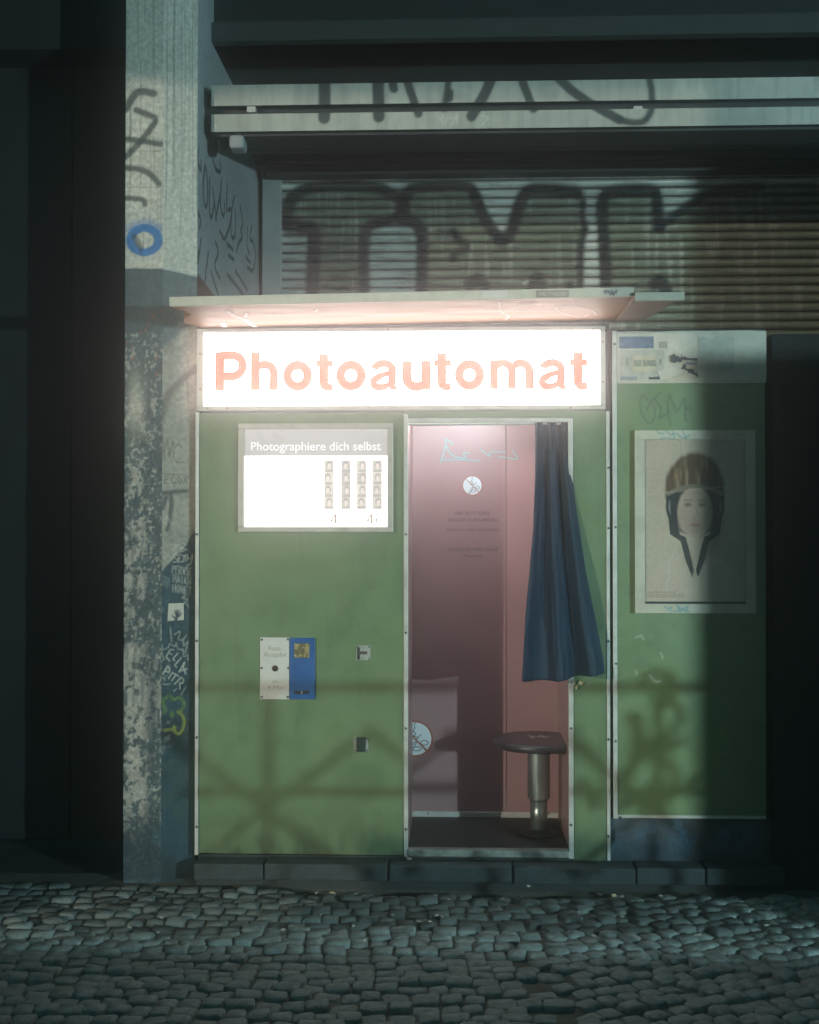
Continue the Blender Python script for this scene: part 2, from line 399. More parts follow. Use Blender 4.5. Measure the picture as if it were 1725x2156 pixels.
# ================================================================ left pillar with peeling plaster
pillar = thing('pillar', 'tall graffitied plaster pillar with peeling grey paint left of the booth', 'pillar')
XP0, XP1, XP2 = PX(262, -.02), PX(341, -.02), PX(414, .04)
WHITE_P, GREY_P, NAVY = (0.46, 0.45, 0.395), (0.065, 0.095, 0.10), (0.005, 0.019, 0.027)
ztop = 3.75
def conv(pts, y=-.02): return [W(u, v, y) for u, v in pts]
# front face
X, Z = wall_grid(XP0, XP1, -0.05, ztop, 0.0042)
p = Paint(X, Z, WHITE_P)
n1 = fbm(X, Z, 24, 5, 19); n2 = fbm(X + 5, Z + 3, 62, 4, 48); n3 = fbm(X, Z, 5, 4, 4); nst_ = fbm(X + 2, Z, 60, 3, 4)
zpaint = PZ(560, -.02)
zz = lambda v: PZ(v, -.02, 300)
low = 1 - sstep(-.004, .004, Z - zpaint - 0.012 * (n3 - .5))
p.mix((0.35, 0.34, 0.30), (n3 > .55) * .35)
for k in range(16):   # paint runs
    xx = XP0 + random.random() * (XP1 - XP0); z1 = zpaint + random.random() * 1.0; ln = random.uniform(.15, .7)
    p.stroke([(xx, z1 + ln), (xx + random.uniform(-.004, .004), z1 + ln * .5), (xx, max(z1, zpaint))], .0035, (0.12, 0.12, 0.10), .55, .002)
p.stroke(conv([(268, 318 - 1), (341, 318)]), .004, (.12, .12, .1), .5, .002); p.stroke(conv([(268, 394), (338, 394)]), .004, (.12, .12, .1), .4, .002)
INKP = (0.035, 0.045, 0.048)
def c1(pts): return conv(smooth_pts([(252.6 + a * .3051, 168.4 + b * .3051) for a, b in pts], 2))
for pts, w in (([(40, 200), (80, 130), (120, 78), (190, 82), (232, 92)], 52), ([(112, 205), (180, 235), (262, 262), (205, 345), (130, 440), (40, 530)], 42),
               ([(40, 405), (150, 420), (280, 442)], 40), ([(40, 605), (130, 612), (210, 645), (268, 715)], 42), ([(40, 815), (120, 818), (165, 828), (172, 855)], 38)):
    p.stroke(c1(pts), w * .3051 * .00186, INKP, .86, .006)
dd = np.hypot((X - W(307, 508)[0]) / .068, (Z - W(307, 508)[1]) / .058)   # blue ring
p.mix((0.012, 0.13, 0.34), (1 - sstep(.22, .30, np.abs(dd - .82))) * (Z < W(300, 480)[1] + .03) * .95)
p.mix((0.012, 0.13, 0.34), .5 * (1 - sstep(.2, .75, np.abs(dd - .95))) * (Z > W(300, 490)[1]))
p.stroke(conv([(282, 497), (297, 522)]), .022, INKP, .7, .006)
# grey painted lower part with the plaster showing through
h = (zpaint - Z)
p.mix(GREY_P, low)
thr = np.interp(Z, [0, zz(1800), zz(1700), zz(1450), zz(1150), zz(900), zz(760), zz(660), zz(560)], [.84, .68, .50, .475, .515, .56, .575, .61, .80])
edge = np.interp(X, [XP0, XP0 + .07, XP1 - .03, XP1], [-.06, -.03, .06, .17])
edge = edge * np.interp(Z, [0, zz(1100), zz(900), zz(600)], [1, 1, .4, .0])
pn = n1 * .47 + n2 * .33 + n3 * .2
p.mix((0.33, 0.32, 0.285), low * sstep(-.006, .006, pn - thr - edge) * .95)
p.mix((0.04, 0.075, 0.085), low * sstep(.42, .62, n1) * sstep(zz(700), zz(900), Z) * 0); p.mix((0.035, 0.07, 0.08), low * sstep(-.01, .05, n2 - .52) * (pn < thr + edge) * np.interp(Z, [zz(1200), zz(800)], [.85, .35])); p.mix((0.045, 0.065, 0.065), low * sstep(.48, .66, nst_) * np.interp(Z, [zz(1750), zz(1300), zz(900), zz(700)], [.7, .55, .45, .15])); p.mix((0.17, 0.18, 0.16), low * sstep(.0, .05, n2 - .55) * (pn > thr + edge) * .45)
n4 = fbm(X + 7, Z + 2, 120, 3, 85); n6 = fbm(X + 1, Z + 8, 46, 5, 30)
p.mix((0.33, 0.32, 0.285), low * sstep(.0, .03, n4 - .64) * (Z < zz(700)) * .85)
p.mix((0.03, 0.055, 0.06), low * sstep(.0, .04, n6 - .585) * (Z < zz(760)) * .8)
p.mix((0.22, 0.085, 0.05), low * sstep(0, .02, n2 - .70) * (Z > zz(820)) * (Z < zz(640)) * .8)
p.mix((0.46, 0.43, 0.36), low * np.exp(-(((X - W(288, 850)[0]) / .035) ** 2 + ((Z - W(288, 850)[1]) / .12) ** 2)) * .75)
p.mix((0.018, 0.04, 0.05), low * np.exp(-(((X - W(322, 1450)[0]) / .025) ** 2)) * (Z < zz(1100)) * sstep(.35, .6, n1) * .7)
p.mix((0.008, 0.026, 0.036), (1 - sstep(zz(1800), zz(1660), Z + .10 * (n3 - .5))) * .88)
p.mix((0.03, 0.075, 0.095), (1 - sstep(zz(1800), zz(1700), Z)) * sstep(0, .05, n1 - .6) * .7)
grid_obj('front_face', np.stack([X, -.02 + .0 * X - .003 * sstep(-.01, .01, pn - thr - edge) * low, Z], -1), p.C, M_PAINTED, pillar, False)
# angled face
T, Z = wall_grid(0, 1, -0.05, ztop, 0.01)
nT = 42; T, Z = np.meshgrid(np.linspace(0, 1, nT), np.linspace(-.05, ztop, 940))
X = XP1 + T * (XP2 - XP1); Yg = -.02 + T * .06
n1 = fbm(X, Z, 12, 5); n2 = fbm(X, Z, 34, 4); n3 = fbm(X + 4, Z, 3.5, 4); ns = fbm(X, Z, 50, 4, 5)
p = Paint(X, Z, WHITE_P)
p.mix((0.36, 0.35, 0.31), sstep(.45, .7, ns) * .4)
for k in range(11):
    xx = XP1 + random.random() * (XP2 - XP1); z1 = zpaint + random.random() * .6; ln = random.uniform(.3, 1.0)
    p.stroke([(xx, z1 + ln), (xx + random.uniform(-.006, .006), z1 + ln * .5), (xx + random.uniform(-.004, .004), max(z1, zpaint))], .0032, (0.13, 0.13, 0.11), .55, .002)
low = 1 - sstep(-.004, .004, Z - zpaint + .02 * T + .01 * (n3 - .5))
p.mix((0.10, 0.13, 0.135), low)
mid = (1 - sstep(-.01, .02, Z - zz(735) - .12 * (n3 - .5) - .10 * T)) 
p.mix((0.30, 0.285, 0.235), mid * .95)
p.mix((0.20, 0.20, 0.175), mid * sstep(.5, .62, n1) * .6)
p.stroke(conv([(412, 770), (385, 795), (357, 830), (345, 858), (338, 900), (342, 960)], .0), .026, (0.10, 0.095, 0.085), .75, .01)
p.stroke(conv([(338, 1150), (335, 1050), (338, 950)], .0), .018, (0.05, 0.07, 0.075), .8, .008)
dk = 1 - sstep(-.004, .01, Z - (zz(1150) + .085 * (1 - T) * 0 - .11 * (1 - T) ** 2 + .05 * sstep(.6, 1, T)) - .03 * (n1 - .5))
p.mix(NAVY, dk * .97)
p.mix((0.055, 0.10, 0.115), dk * sstep(.5, .72, n1) * np.interp(T, [0, .3, 1], [.9, .35, .2]) * (Z > zz(1500)))
p.mix((0.20, 0.21, 0.19), dk * sstep(.0, .02, n2 - .66) * (T < .25) * .8 * (Z > zz(1600)))
p.mix((0.02, 0.065, 0.085), dk * sstep(.45, .65, n3) * .6)
p.mix((0.03, 0.06, 0.055), (Z < zz(1560)) * (Z > zz(1740)) * sstep(.48, .6, fbm(X, Z, 16, 3)) * .6)
p.mix((0.07, 0.09, 0.10), np.exp(-(((X - W(403, 740)[0]) / .012) ** 2)) * 0)
INK2 = (0.04, 0.04, 0.036)
NEG = lambda L_, w, col, op=.9, so=.0018: [p.stroke(conv(s, .01), w, col, op, so) for s in L_]
def c3(pts): return [(252.6 + a * .2929, 578.9 + b * .2929) for a, b in pts]     # crop of the left side
NEG([c3([(330, 1270), (350, 1185), (362, 1310), (385, 1195), (392, 1240)]), c3([(440, 1240), (415, 1215), (392, 1260), (390, 1320), (415, 1350), (450, 1345)])], .0035, INK2, .8)
NEG([c3([(310, 1432), (500, 1440)])] + hand('ECOX', 350, 1003, 397, 1018), .0032, INK2, .75)
NEG([c3([(300, 1575), (380, 1558), (475, 1552)]), c3([(372, 1575), (376, 1650), (368, 1740), (350, 1830)]), c3([(340, 1600), (320, 1680)])], .016, (0.05, 0.06, 0.062), .85, .004)
NEG([c3([(300, 1760), (318, 1810), (330, 1750), (345, 1800), (352, 1740), (375, 1790)])], .004, (0.38, 0.36, 0.3), .8)
CHALK = (0.42, 0.41, 0.35)
def c6(pts): return [(326.3 + a * .0976, 1126.3 + b * .0976) for a, b in pts]
NEG([c6([(330, 220), (540, 205), (380, 280), (480, 330), (470, 380)]), c6([(560, 290), (660, 200), (590, 180)]), c6([(545, 270), (670, 320), (565, 360)])], .0035, CHALK, .8)
NEG([c6(q) for q in ([(480, 420), (440, 395), (410, 450), (440, 500), (490, 530), (480, 580), (410, 585)], [(570, 430), (510, 440), (505, 520), (550, 500)], [(505, 520), (515, 590), (580, 570)],
     [(590, 460), (640, 430), (610, 520), (600, 585)], [(640, 450), (650, 570)], [(680, 430), (690, 520), (740, 500)], [(780, 430), (770, 560), (740, 640), (670, 660)])], .0034, CHALK, .85)
for word, r in (('PERWSE', (364, 1190, 403, 1206)), ('HAIKU', (366, 1210, 402, 1225)), ('HONET', (365, 1230, 402, 1246))):
    NEG(hand(word, *r, skew=7), .003, CHALK, .72)
NEG([c6([(570, 1350), (640, 1310), (600, 1370), (690, 1400), (620, 1470), (690, 1500), (705, 1560)])], .0036, CHALK, .7)
def c7(pts): return [(326.3 + a * .1221, 1315.8 + b * .1221) for a, b in pts]
NEG([c7(q) for q in ([(345, 160), (420, 110), (435, 140), (400, 230), (430, 265), (480, 250)], [(530, 180), (480, 260), (490, 370), (540, 300), (560, 290), (530, 400), (510, 495)],
    [(160, 330), (150, 420), (250, 385), (265, 315), (350, 375), (370, 320), (405, 425), (475, 420), (490, 550), (550, 530), (556, 620)],
    [(150, 420), (160, 520), (190, 580), (120, 655), (135, 700), (110, 740), (145, 800), (120, 890), (190, 900), (200, 950)],
    [(280, 30), (300, 290)], [(160, 1000), (210, 1015), (280, 1005)], [(330, 1140), (380, 1100)], [(445, 1215), (525, 1070)])], .0034, CHALK, .75)
NEG([c7(q) for q in ([(330, 425), (280, 420), (215, 540), (270, 610)], [(265, 480), (305, 500)], [(395, 490), (320, 580), (345, 610)], [(450, 570), (350, 690), (380, 730)],
    [(415, 810), (500, 650), (480, 740), (520, 850)], [(440, 790), (540, 765)], [(170, 830), (240, 705), (280, 760), (260, 810), (215, 790)], [(315, 810), (255, 915)], [(330, 830), (405, 880)], [(365, 860), (305, 950)],
    [(350, 1015), (445, 910), (490, 950), (470, 1010), (425, 1000), (430, 1105)])], .0048, CHALK, .9)
YEL, GRN = (0.20, 0.22, 0.035), (0.085, 0.15, 0.035)
NEG([smooth_pts(c7(q)) for q in ([(215, 1250), (260, 1195), (320, 1260), (330, 1300), (400, 1240), (480, 1290), (500, 1400), (460, 1480), (400, 1500)], [(170, 1260), (175, 1380), (215, 1460), (180, 1500)], )], .011, GRN, .9, .003)
NEG([smooth_pts(c7(q)) for q in ([(400, 1500), (470, 1560), (505, 1680), (470, 1820), (410, 1890), (350, 1840), (340, 1750)], [(190, 1800), (270, 1790), (340, 1800)])], .011, YEL, .9, .003)
dd = np.hypot((X - W(*c7([(305, 1535)])[0], .01)[0]) / .009, (Z - W(*c7([(305, 1535)])[0], .01)[1]) / .017); p.mix(GRN, (1 - sstep(.7, 1.0, dd)) * .85)
for q, colr in (([(240, 1990), (330, 1960), (290, 2060), (230, 2040)], (.05, .09, .07)), ([(350, 2300), (300, 2250), (260, 2330), (310, 2420)], (.06, .06, .10))):
    NEG([smooth_pts(c7([(a, b + 350) for a, b in q]))], .006, colr, .5, .003)
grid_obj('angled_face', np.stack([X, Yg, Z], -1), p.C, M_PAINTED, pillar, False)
# hand sticker on the angled face
stk = thing_s = None
bm = bmesh.new(); a = [W(u, v, .004) for u, v in ((357, 1270), (386, 1270), (386, 1306), (355, 1307))]
ys = [-.02 + (q[0] - XP1) / (XP2 - XP1) * .06 - .004 for q in a]
bm.faces.new([bm.verts.new((q[0], yy, q[1])) for q, yy in zip(a, ys)])
stk = bm_obj('sticker', bm, M_PAPER, pillar)
bm = bmesh.new()
for q, w in (([(440, 1900), (470, 1760)], 60), ([(470, 1780), (430, 1620)], 26), ([(475, 1760), (475, 1610)], 24), ([(490, 1760), (520, 1620)], 24), ([(500, 1780), (560, 1680)], 26), ([(450, 1800), (380, 1740)], 28)):
    pts = conv(c6(q), 0.0)
    d = (pts[1][0] - pts[0][0], pts[1][1] - pts[0][1]); l = math.hypot(*d); nx, nz = -d[1] / l * w * .0976 * .00186 / 2, d[0] / l * w * .0976 * .00186 / 2
    vs = [(pts[0][0] + nx, pts[0][1] + nz), (pts[1][0] + nx * .7, pts[1][1] + nz * .7), (pts[1][0] - nx * .7, pts[1][1] - nz * .7), (pts[0][0] - nx, pts[0][1] - nz)]
    bm.faces.new([bm.verts.new((q2[0], -.02 + (q2[0] - XP1) / (XP2 - XP1) * .06 - .006 - .0002 * len(bm.faces), q2[1])) for q2 in vs])
bm_obj('hand_print', bm, M_PAPERDARK, stk)
# return face: runs back to the shutter
YB = 1.52
Yy, Z = np.meshgrid(np.linspace(.04, YB, 300), np.linspace(1.9, ztop, 400))
p = Paint(Yy, Z, (0.30, 0.33, 0.34)); n3 = fbm(Yy, Z, 3, 4)
p.mix((0.2, 0.23, 0.24), sstep(.45, .65, n3) * .5)
def cr(pts): return [WX(252.6 + a * .3051, 168.4 + b * .3051, XP2) for a, b in pts]
LOOPS = [[(540, 480), (535, 560), (560, 640), (560, 560)], [(585, 600), (570, 740), (585, 880), (605, 860), (605, 700), (590, 590)], [(620, 680), (615, 900), (630, 970), (650, 850)], [(640, 750), (655, 860), (665, 960)],
         [(690, 800), (660, 960)], [(700, 700), (690, 880), (720, 960), (720, 850)], [(740, 720), (735, 900)], [(745, 900), (775, 880), (760, 1000), (740, 1060), (720, 1110), (690, 1040)], [(790, 800), (770, 900), (765, 1100), (800, 1080), (795, 900)],
         [(830, 870), (850, 1000), (830, 1040), (850, 1080), (820, 1120), (805, 1180)], [(880, 1020), (875, 1150), (895, 1200)], [(910, 1010), (890, 1100), (920, 1110), (940, 1200), (920, 1330), (880, 1290)],
         [(530, 900), (560, 960), (550, 1020)], [(560, 1100), (540, 1250)], [(610, 1190), (590, 1350), (580, 1480)], [(660, 1120), (685, 1190), (645, 1280), (690, 1370)], [(740, 1130), (780, 1170)], [(750, 1210), (785, 1240)],
         [(740, 1340), (790, 1400), (850, 1480)], [(800, 1320), (850, 1400), (880, 1450)], [(630, 1320), (650, 1400), (680, 1480)], [(640, 540), (660, 620), (700, 640), (690, 560)], [(870, 1220), (900, 1260)], [(540, 1180), (530, 1280)]]
for q in LOOPS: p.stroke(smooth_pts(cr(q), 2), .020, (0.018, 0.025, 0.032), .92, .005)
p.mix((0.13, 0.055, 0.04), 1 - sstep(0, .012, Z - (WX(412, 575, XP2)[1] - (Yy - .04) * (WX(412, 575, XP2)[1] - WX(452, 625, XP2)[1]) / (WX(452, 625, XP2)[0] - .04))))
grid_obj('side_face', np.stack([np.full(Yy.shape, XP2), Yy, Z], -1), p.C, M_PAINTED, pillar, False)
bm = bmesh.new(); bm_box(bm, XP0 + .001, XP1 - .01, -.012, 3.0, -.05, ztop); bm_box(bm, XP1 - .01, XP2 - .006, .05, 3.0, -.05, ztop)
bm_obj('core', bm, M_WALLDARK, pillar)

# ================================================================ gateway left of the pillar (closed dark gate set back), upper house wall, dark reveals
gate = thing('gate', 'dark closed gate set back in the shadow left of the pillar', 'gate')
gx0 = XP0 - 2.4
for k in range(6):
    box('gate_board', M_DARK, gx0 + k * .4 + .004, gx0 + k * .4 + .396, .55, .59, 0.0, 3.55, gate, .004)
w1 = box('house_wall', M_NIGHT, -7, 7, .35, .6, 3.42, 5.0); tag(w1, kind='structure')
w2 = box('left_wall', M_NIGHT, gx0 - 3, gx0, 0.0, .62, -.05, 5.0); tag(w2, kind='structure')
w3 = box('recess_ceiling', M_WALLDARK, XP2, 4.5, .3, 1.75, 3.42, 3.5); tag(w3, kind='structure')
w4 = box('back_wall', M_WALLDARK, XP2, 4.5, 1.62, 1.8, 0, 3.42); tag(w4, kind='structure')
w5 = box('right_wall', M_NIGHT, PX(1625), 6.0, -0.02, .62, -.05, 2.12); tag(w5, kind='structure')
w6 = box('gate_passage_ground', M_ASPHALT, gx0 - 3, XP0, 0.10, 3.0, -.2, -.03); tag(w6, kind='structure')

# ================================================================ fascia boards with big graffiti above the recess
fascia = thing('fascia', 'pair of long pale boards with black spray tag above the shutter', 'fascia')
YF = .12
BX0, BX1 = PX(443, YF), 3.0
def c2(pts): return [(736.8 + a * .4272, 168.4 + b * .4272) for a, b in pts]
BST = [([(-126, -20), (-124, 100), (-126, 186)], 60), ([(140, -30), (141, 60), (143, 180)], 58), ([(212, 20), (217, 42)], 44), ([(275, -20), (300, 60), (338, 165)], 42), ([(490, -20), (478, 60), (466, 140)], 34), ([(495, 62), (492, 90)], 36),
       ([(705, -20), (660, 80), (600, 178)], 52), ([(842, -20), (870, 60), (905, 142)], 42), ([(1030, -10), (1090, 50), (1200, 125), (1330, 195)], 46), ([(1330, 195), (1400, 212), (1455, 205), (1490, 150), (1490, 60), (1478, 0)], 34)]
for v0, v1 in ((172, 216), (234, 271)):
    z1, z0 = PZ(v0, YF), PZ(v1, YF)
    X, Z = wall_grid(BX0, BX1, z0, z1, .0048)
    p = Paint(X, Z, (0.40, 0.40, 0.355)); n = fbm(X, Z, 3, 5); p.mix((0.27, 0.28, 0.25), sstep(.42, .7, n) * .6)
    p.mix((.22, .23, .21), sstep(.5, .7, fbm(X, Z, 60, 3, 6)) * .4)
    for q, w in BST: 
        pts = [W(u, v, YF) for u, v in smooth_pts(c2(q))]
        p.stroke(pts, w * .4272 * .00186 * 1.03, (0.022, 0.030, 0.032), .92, .009 if w == 34 else .006)
    for q in ([(430, 175), (445, 200), (460, 170), (455, 225)], [(480, 180), (470, 215)], [(490, 190), (520, 185), (500, 225), (530, 170), (525, 220)], [(650, 175), (685, 185), (650, 222)]):
        p.stroke([W(u, v, YF) for u, v in c2(q)], .004, (.55, .55, .52), .75, .002)
    b = grid_obj('board', np.stack([X, np.full(X.shape, YF), Z], -1), p.C, M_SMOOTHPAINT, fascia)
    box('board_core', M_WALLDARK, BX0, BX1, YF + .002, YF + .03, z0, z1, b)
box('back_rail', M_DARK, PX(417, .2), BX1, YF + .05, YF + .09, PZ(240, YF), PZ(210, YF), fascia)
for u in (528, 1345): pbox('bracket', M_ALU, u - 9, 221, u + 9, 234, YF, YF + .01, YF + .05, fascia)
box('bottom_lip', M_DARK, BX0 + .01, BX1, YF + .031, YF + .2, PZ(276, YF), PZ(266, YF), fascia)
box('end_plate', M_DARK, XP2 + .004, BX0 - .004, YF + .10, YF + .14, PZ(300, YF), PZ(170, YF), fascia)
bm = bmesh.new(); x0, x1, z0, z1 = RECT(484, 286, 515, 314, .12); bm_box(bm, x0, x1, .10, .19, z0, z1)
cl = bm_obj('junction_box', bm, mat('grey_box', (.25, .27, .27), .6), None, .012); tag(cl, 'small grey box hanging in the shadow below the left end of the fascia boards', 'box')
bm = bmesh.new(); bm_cyl(bm, ((x0 + x1) / 2, .146, z1 - .006), .014, .014, 0.036, 12); bm_obj('hanger', bm, M_DARK, cl)

# ================================================================ roller shutter with giant tag
sh = thing('roller_shutter', 'wide closed metal roller shutter with huge dark outlined tag', 'shutter')
YS = 1.50
SX0, SX1 = PX(592, YS), 3.2
OUT = [([(607, 478), (604, 440), (622, 410), (665, 393), (740, 391), (800, 397), (838, 418), (850, 440), (846, 462)], 25), ([(607, 475), (640, 482), (664, 482), (662, 540), (656, 640)], 27),
       ([(769, 640), (766, 500), (780, 475), (815, 466), (846, 455)], 22), ([(846, 455), (880, 474), (891, 500), (886, 640)], 24), ([(850, 440), (857, 405), (880, 396), (930, 394), (985, 393), (1000, 410), (1012, 445), (1038, 488), (1056, 508)], 23),
       ([(1056, 508), (1076, 495), (1090, 440), (1106, 405), (1130, 398), (1180, 402), (1213, 408)], 25), ([(1213, 408), (1230, 430), (1222, 455), (1234, 482), (1222, 512), (1222, 640)], 13),
       ([(1276, 640), (1272, 520), (1264, 430), (1278, 406), (1330, 401), (1378, 402), (1384, 430), (1387, 480)], 24), ([(1387, 482), (1420, 455), (1452, 432), (1500, 400), (1600, 396)], 18), ([(956, 488), (966, 508), (988, 520), (962, 532), (954, 545)], 15),
       ([(990, 600), (1005, 585), (1020, 604)], 24), ([(1118, 610), (1132, 575), (1142, 612)], 20), ([(1378, 600), (1388, 590), (1400, 612)], 26), ([(1200, 600), (1195, 620)], 14)]
BARE = [[(774, 650), (772, 500), (790, 482), (840, 468), (872, 482), (880, 505), (878, 650)], [(1004, 392), (1100, 398), (1082, 440), (1070, 490), (1055, 505), (1040, 485)], [(1236, 400), (1266, 404), (1258, 440), (1266, 650), (1226, 650), (1228, 512), (1238, 482), (1228, 455)],
        [(1388, 400), (1700, 380), (1600, 396), (1500, 404), (1452, 434), (1390, 478)], [(540, 484), (650, 484), (648, 650), (540, 650)], [(1100, 596), (1112, 588), (1115, 602), (1102, 606)]]
pitch = .0462; zs0, zs1 = 2.30, 3.41
OUTW = [([W(u, v, YS) for u, v in smooth_pts(q)], w * .00247 * 1.08) for q, w in OUT]
BAREW = [[W(u, v, YS) for u, v in q] for q in BARE]
ztopfill = PZ(398, YS)
nsl = int((zs1 - zs0) / pitch)
xs = np.arange(SX0, SX1, .006)
tt = np.array([0, .06, .14, .25, .38, .5, .62, .75, .86, .94, 1.0]); prof = np.array([0.010, .003, -.010, -.0190, -.0245, -.026, -.0245, -.0190, -.010, .003, .010])
for k in range(nsl):
    zb = zs0 + k * pitch
    X, T = np.meshgrid(xs, tt); Z = zb + T * pitch * .985; Y = YS + np.interp(T, tt, prof)
    p = Paint(X, Z, (0.66, 0.66, 0.60)); n = fbm(X, Z, 5, 4)
    p.mix((0.26, 0.28, 0.27), sstep(.4, .7, n) * .5)
    
    bare = np.zeros(X.shape)
    for q in BAREW: bare = np.maximum(bare, in_poly(X, Z, q).astype(float))
    fill = (1 - bare) * (1 - sstep(-.03, .02, Z - ztopfill))
    p.mix((0.165, 0.180, 0.125), fill * (.90 - .35 * sstep(.55, .75, fbm(X, Z, 40, 3, 4))))
    for q, w in OUTW: p.stroke(q, w, (0.010, 0.018, 0.024), .93, .016)
    p.mix((0.03, 0.035, 0.035), ((T < .10) | (T > .90)) * .75)
    o = grid_obj('slat', np.stack([X, Y, Z], -1), p.C, M_SLAT, sh, True)
jx0, jx1 = PX(552, YS - .04), PX(591, YS - .04)
box('guide_rail', mat('rail_grey', (.30, .32, .31), .55, var=.15), jx0, jx1, YS - .05, YS + .03, 2.3, 3.30, sh, .004)
M_RIDGE = mat('dark_ridge_metal', (.075, .10, .105), .45, .3, var=.3, vscale=6, aniso=(.4, 1, 8)); M_RBLUE = mat('blue_strip', (.06, .14, .22), .4, .2, var=.2)
box('shutter_housing', M_DARK, XP2 + .02, SX1, YS - .06, YS - .03, PZ(372, YS - .06), 3.41, sh)
for u0, v0, v1, dep, mm in ((417, 276, 296, .40, M_DARK), (430, 298, 312, .30, M_RIDGE), (470, 315, 322, .24, M_DARK), (560, 324, 338, .16, M_RIDGE), (545, 340, 346, .20, M_DARK), (560, 348, 356, .12, M_RBLUE), (560, 358, 364, .15, M_DARK), (592, 367, 374, .07, M_RIDGE)):
    box('cover_strip', mm, max(XP2 + .003, PX(u0, YS - dep)), SX1, YS - dep, YS - .062, PZ(v1, YS - dep), PZ(v0, YS - dep), sh, .003)

# ================================================================ the photo booth
booth = thing('photo_booth', 'green photo booth with glowing white sign, lit display and open doorway', 'photo booth')
BZ0, BZ1 = PZ(1803), PZ(694)
XL, XD0, XD1, XR = PX(414), PX(858), PX(1199), PX(1284)
BACK = .56
YP = 0.0
box('left_panel', M_GREEN, XL + .012, PX(851), YP, YP + .02, BZ0 + .002, PZ(868), booth, .0015)
box('right_panel', M_GREEN, PX(1208), PX(1277), YP, YP + .02, PZ(1809), PZ(866), booth, .0015)
box('header_panel', M_GREEN, PX(851) + .0005, PX(1208) - .0005, YP + .001, YP + .021, PZ(879), PZ(862), booth)
def green_face(x0, x1, z0, z1, seed):
    X, Z = wall_grid(x0, x1, z0, z1, .0045); p = Paint(X, Z, (0.122, 0.188, 0.094)); n = fbm(X + seed, Z, 3.2, 5)
    p.mix((0.148, 0.200, 0.100), sstep(.42, .66, n) * .55); p.mix((0.06, 0.10, 0.055), sstep(.58, .72, fbm(X + seed, Z + 4, 9, 5, 3)) * .28)
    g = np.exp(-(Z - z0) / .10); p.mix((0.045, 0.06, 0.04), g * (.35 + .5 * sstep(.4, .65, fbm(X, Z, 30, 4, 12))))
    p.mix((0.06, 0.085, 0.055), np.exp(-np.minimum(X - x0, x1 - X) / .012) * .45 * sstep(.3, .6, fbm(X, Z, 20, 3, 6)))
    rr = random.Random(seed)
    for k in range(34):
        x, z = rr.uniform(x0, x1), rr.uniform(z0, z1); a = rr.uniform(-1.2, 1.2); l = rr.uniform(.01, .07)
        p.stroke([(x, z), (x + l * math.cos(a), z + l * math.sin(a))], .0022, (.16, .21, .14) if k % 3 else (.05, .07, .045), .55, .002)
    for k in range(40): p.stroke([(rr.uniform(x0, x1), rr.uniform(z0, z1))], rr.uniform(.004, .009), (.22, .25, .18) if k % 2 else (.05, .06, .04), .5, .002)
    for k in range(9):
        x, z = rr.uniform(x0, x1), rr.uniform(z0 + .4, z1); l = rr.uniform(.1, .4); p.stroke([(x, z), (x + .004, z - l)], .007, (.07, .11, .06), .3, .005)
    return X, Z, p
M_GFACE = mat('green_paint_worn', (1, 1, 1), .40, var=.08, vscale=8, bump=.14, bscale=160, attr=True, coat=.15)
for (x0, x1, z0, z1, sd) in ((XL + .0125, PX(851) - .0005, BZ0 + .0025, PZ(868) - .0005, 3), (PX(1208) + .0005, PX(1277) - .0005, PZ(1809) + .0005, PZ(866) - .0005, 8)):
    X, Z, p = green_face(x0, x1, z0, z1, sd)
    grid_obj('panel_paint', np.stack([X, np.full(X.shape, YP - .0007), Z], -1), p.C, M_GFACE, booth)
def strip(u0, u1, v0, v1, screws=(), y=-.006, yb=.0195):
    o = pbox('edge_strip', M_ALU, u0, v0, u1, v1, 0, y, yb, booth, .0015)
    if screws:
        bm = bmesh.new()
        for v in screws:
            x, z = W((u0 + u1) / 2, v); bm_cyl(bm, (x, y - .003, z), .0048, .0042, .0031, 10, 'y')
        bm_obj('screws', bm, M_SCREW, o)
    return o
strip(411.5, 419, 868, 1800, (1125, 1349, 1552, 1740))
strip(850.5, 859.5, 872, 1804, (1125, 1332, 1533, 1745))
strip(1197.5, 1207.5, 880, 1808, (1120, 1533, 1736))
strip(1277.5, 1284.5, 866, 1812, (985, 1112, 1350, 1556, 1760))
strip(860, 1197, 880, 889, ())
box('side_gap', M_DARK, XR, PX(1291), .03, .06, BZ0, BZ1, booth)
# body shell behind the front
box('left_body', M_WALLDARK, XL + .014, XD0 - .006, .022, BACK + .05, BZ0 + .004, BZ1 - .01, booth)
box('right_body', M_WALLDARK, XD1 + .012, XR - .002, .022, BACK + .05, BZ0 + .004, BZ1 - .01, booth)
box('roof', M_DARK, XL + .01, XR, .0, BACK + .05, BZ1, BZ1 + .02, booth)
# cabin
FZ = .117
box('cabin_floor', M_FLOOR, XD0 - .02, XD1 + .03, .024, BACK, FZ - .03, FZ, booth)
xb = PX(1066, BACK)
box('back_panel', M_PINK, XD0 - .10, xb - .0015, BACK, BACK + .02, FZ, BZ1 - .02, booth, .001)
box('back_panel', M_PINK, xb + .0015, XD1 + .12, BACK, BACK + .02, FZ, BZ1 - .02, booth, .001)
box('side_lining', M_PINK, XD0 - .0055, XD0 + .001, .03, BACK, FZ, BZ1 - .03, booth)
box('side_lining', M_PINK, XD1 + .003, XD1 + .0115, .03, BACK, FZ, BZ1 - .03, booth)
ceil = box('cabin_ceiling', mat('white_laminate', (.6, .6, .6), .5), XD0 - .004, XD1 + .01, .03, BACK, PZ(872) + .06, PZ(872) + .07, booth)
bm = bmesh.new(); bm_cyl(bm, (XD0 + .03, BACK - .44, PZ(872) + .03), .014, .014, .34, 12, 'x')
bm_obj('light_tube', bm, M_TUBE, ceil)
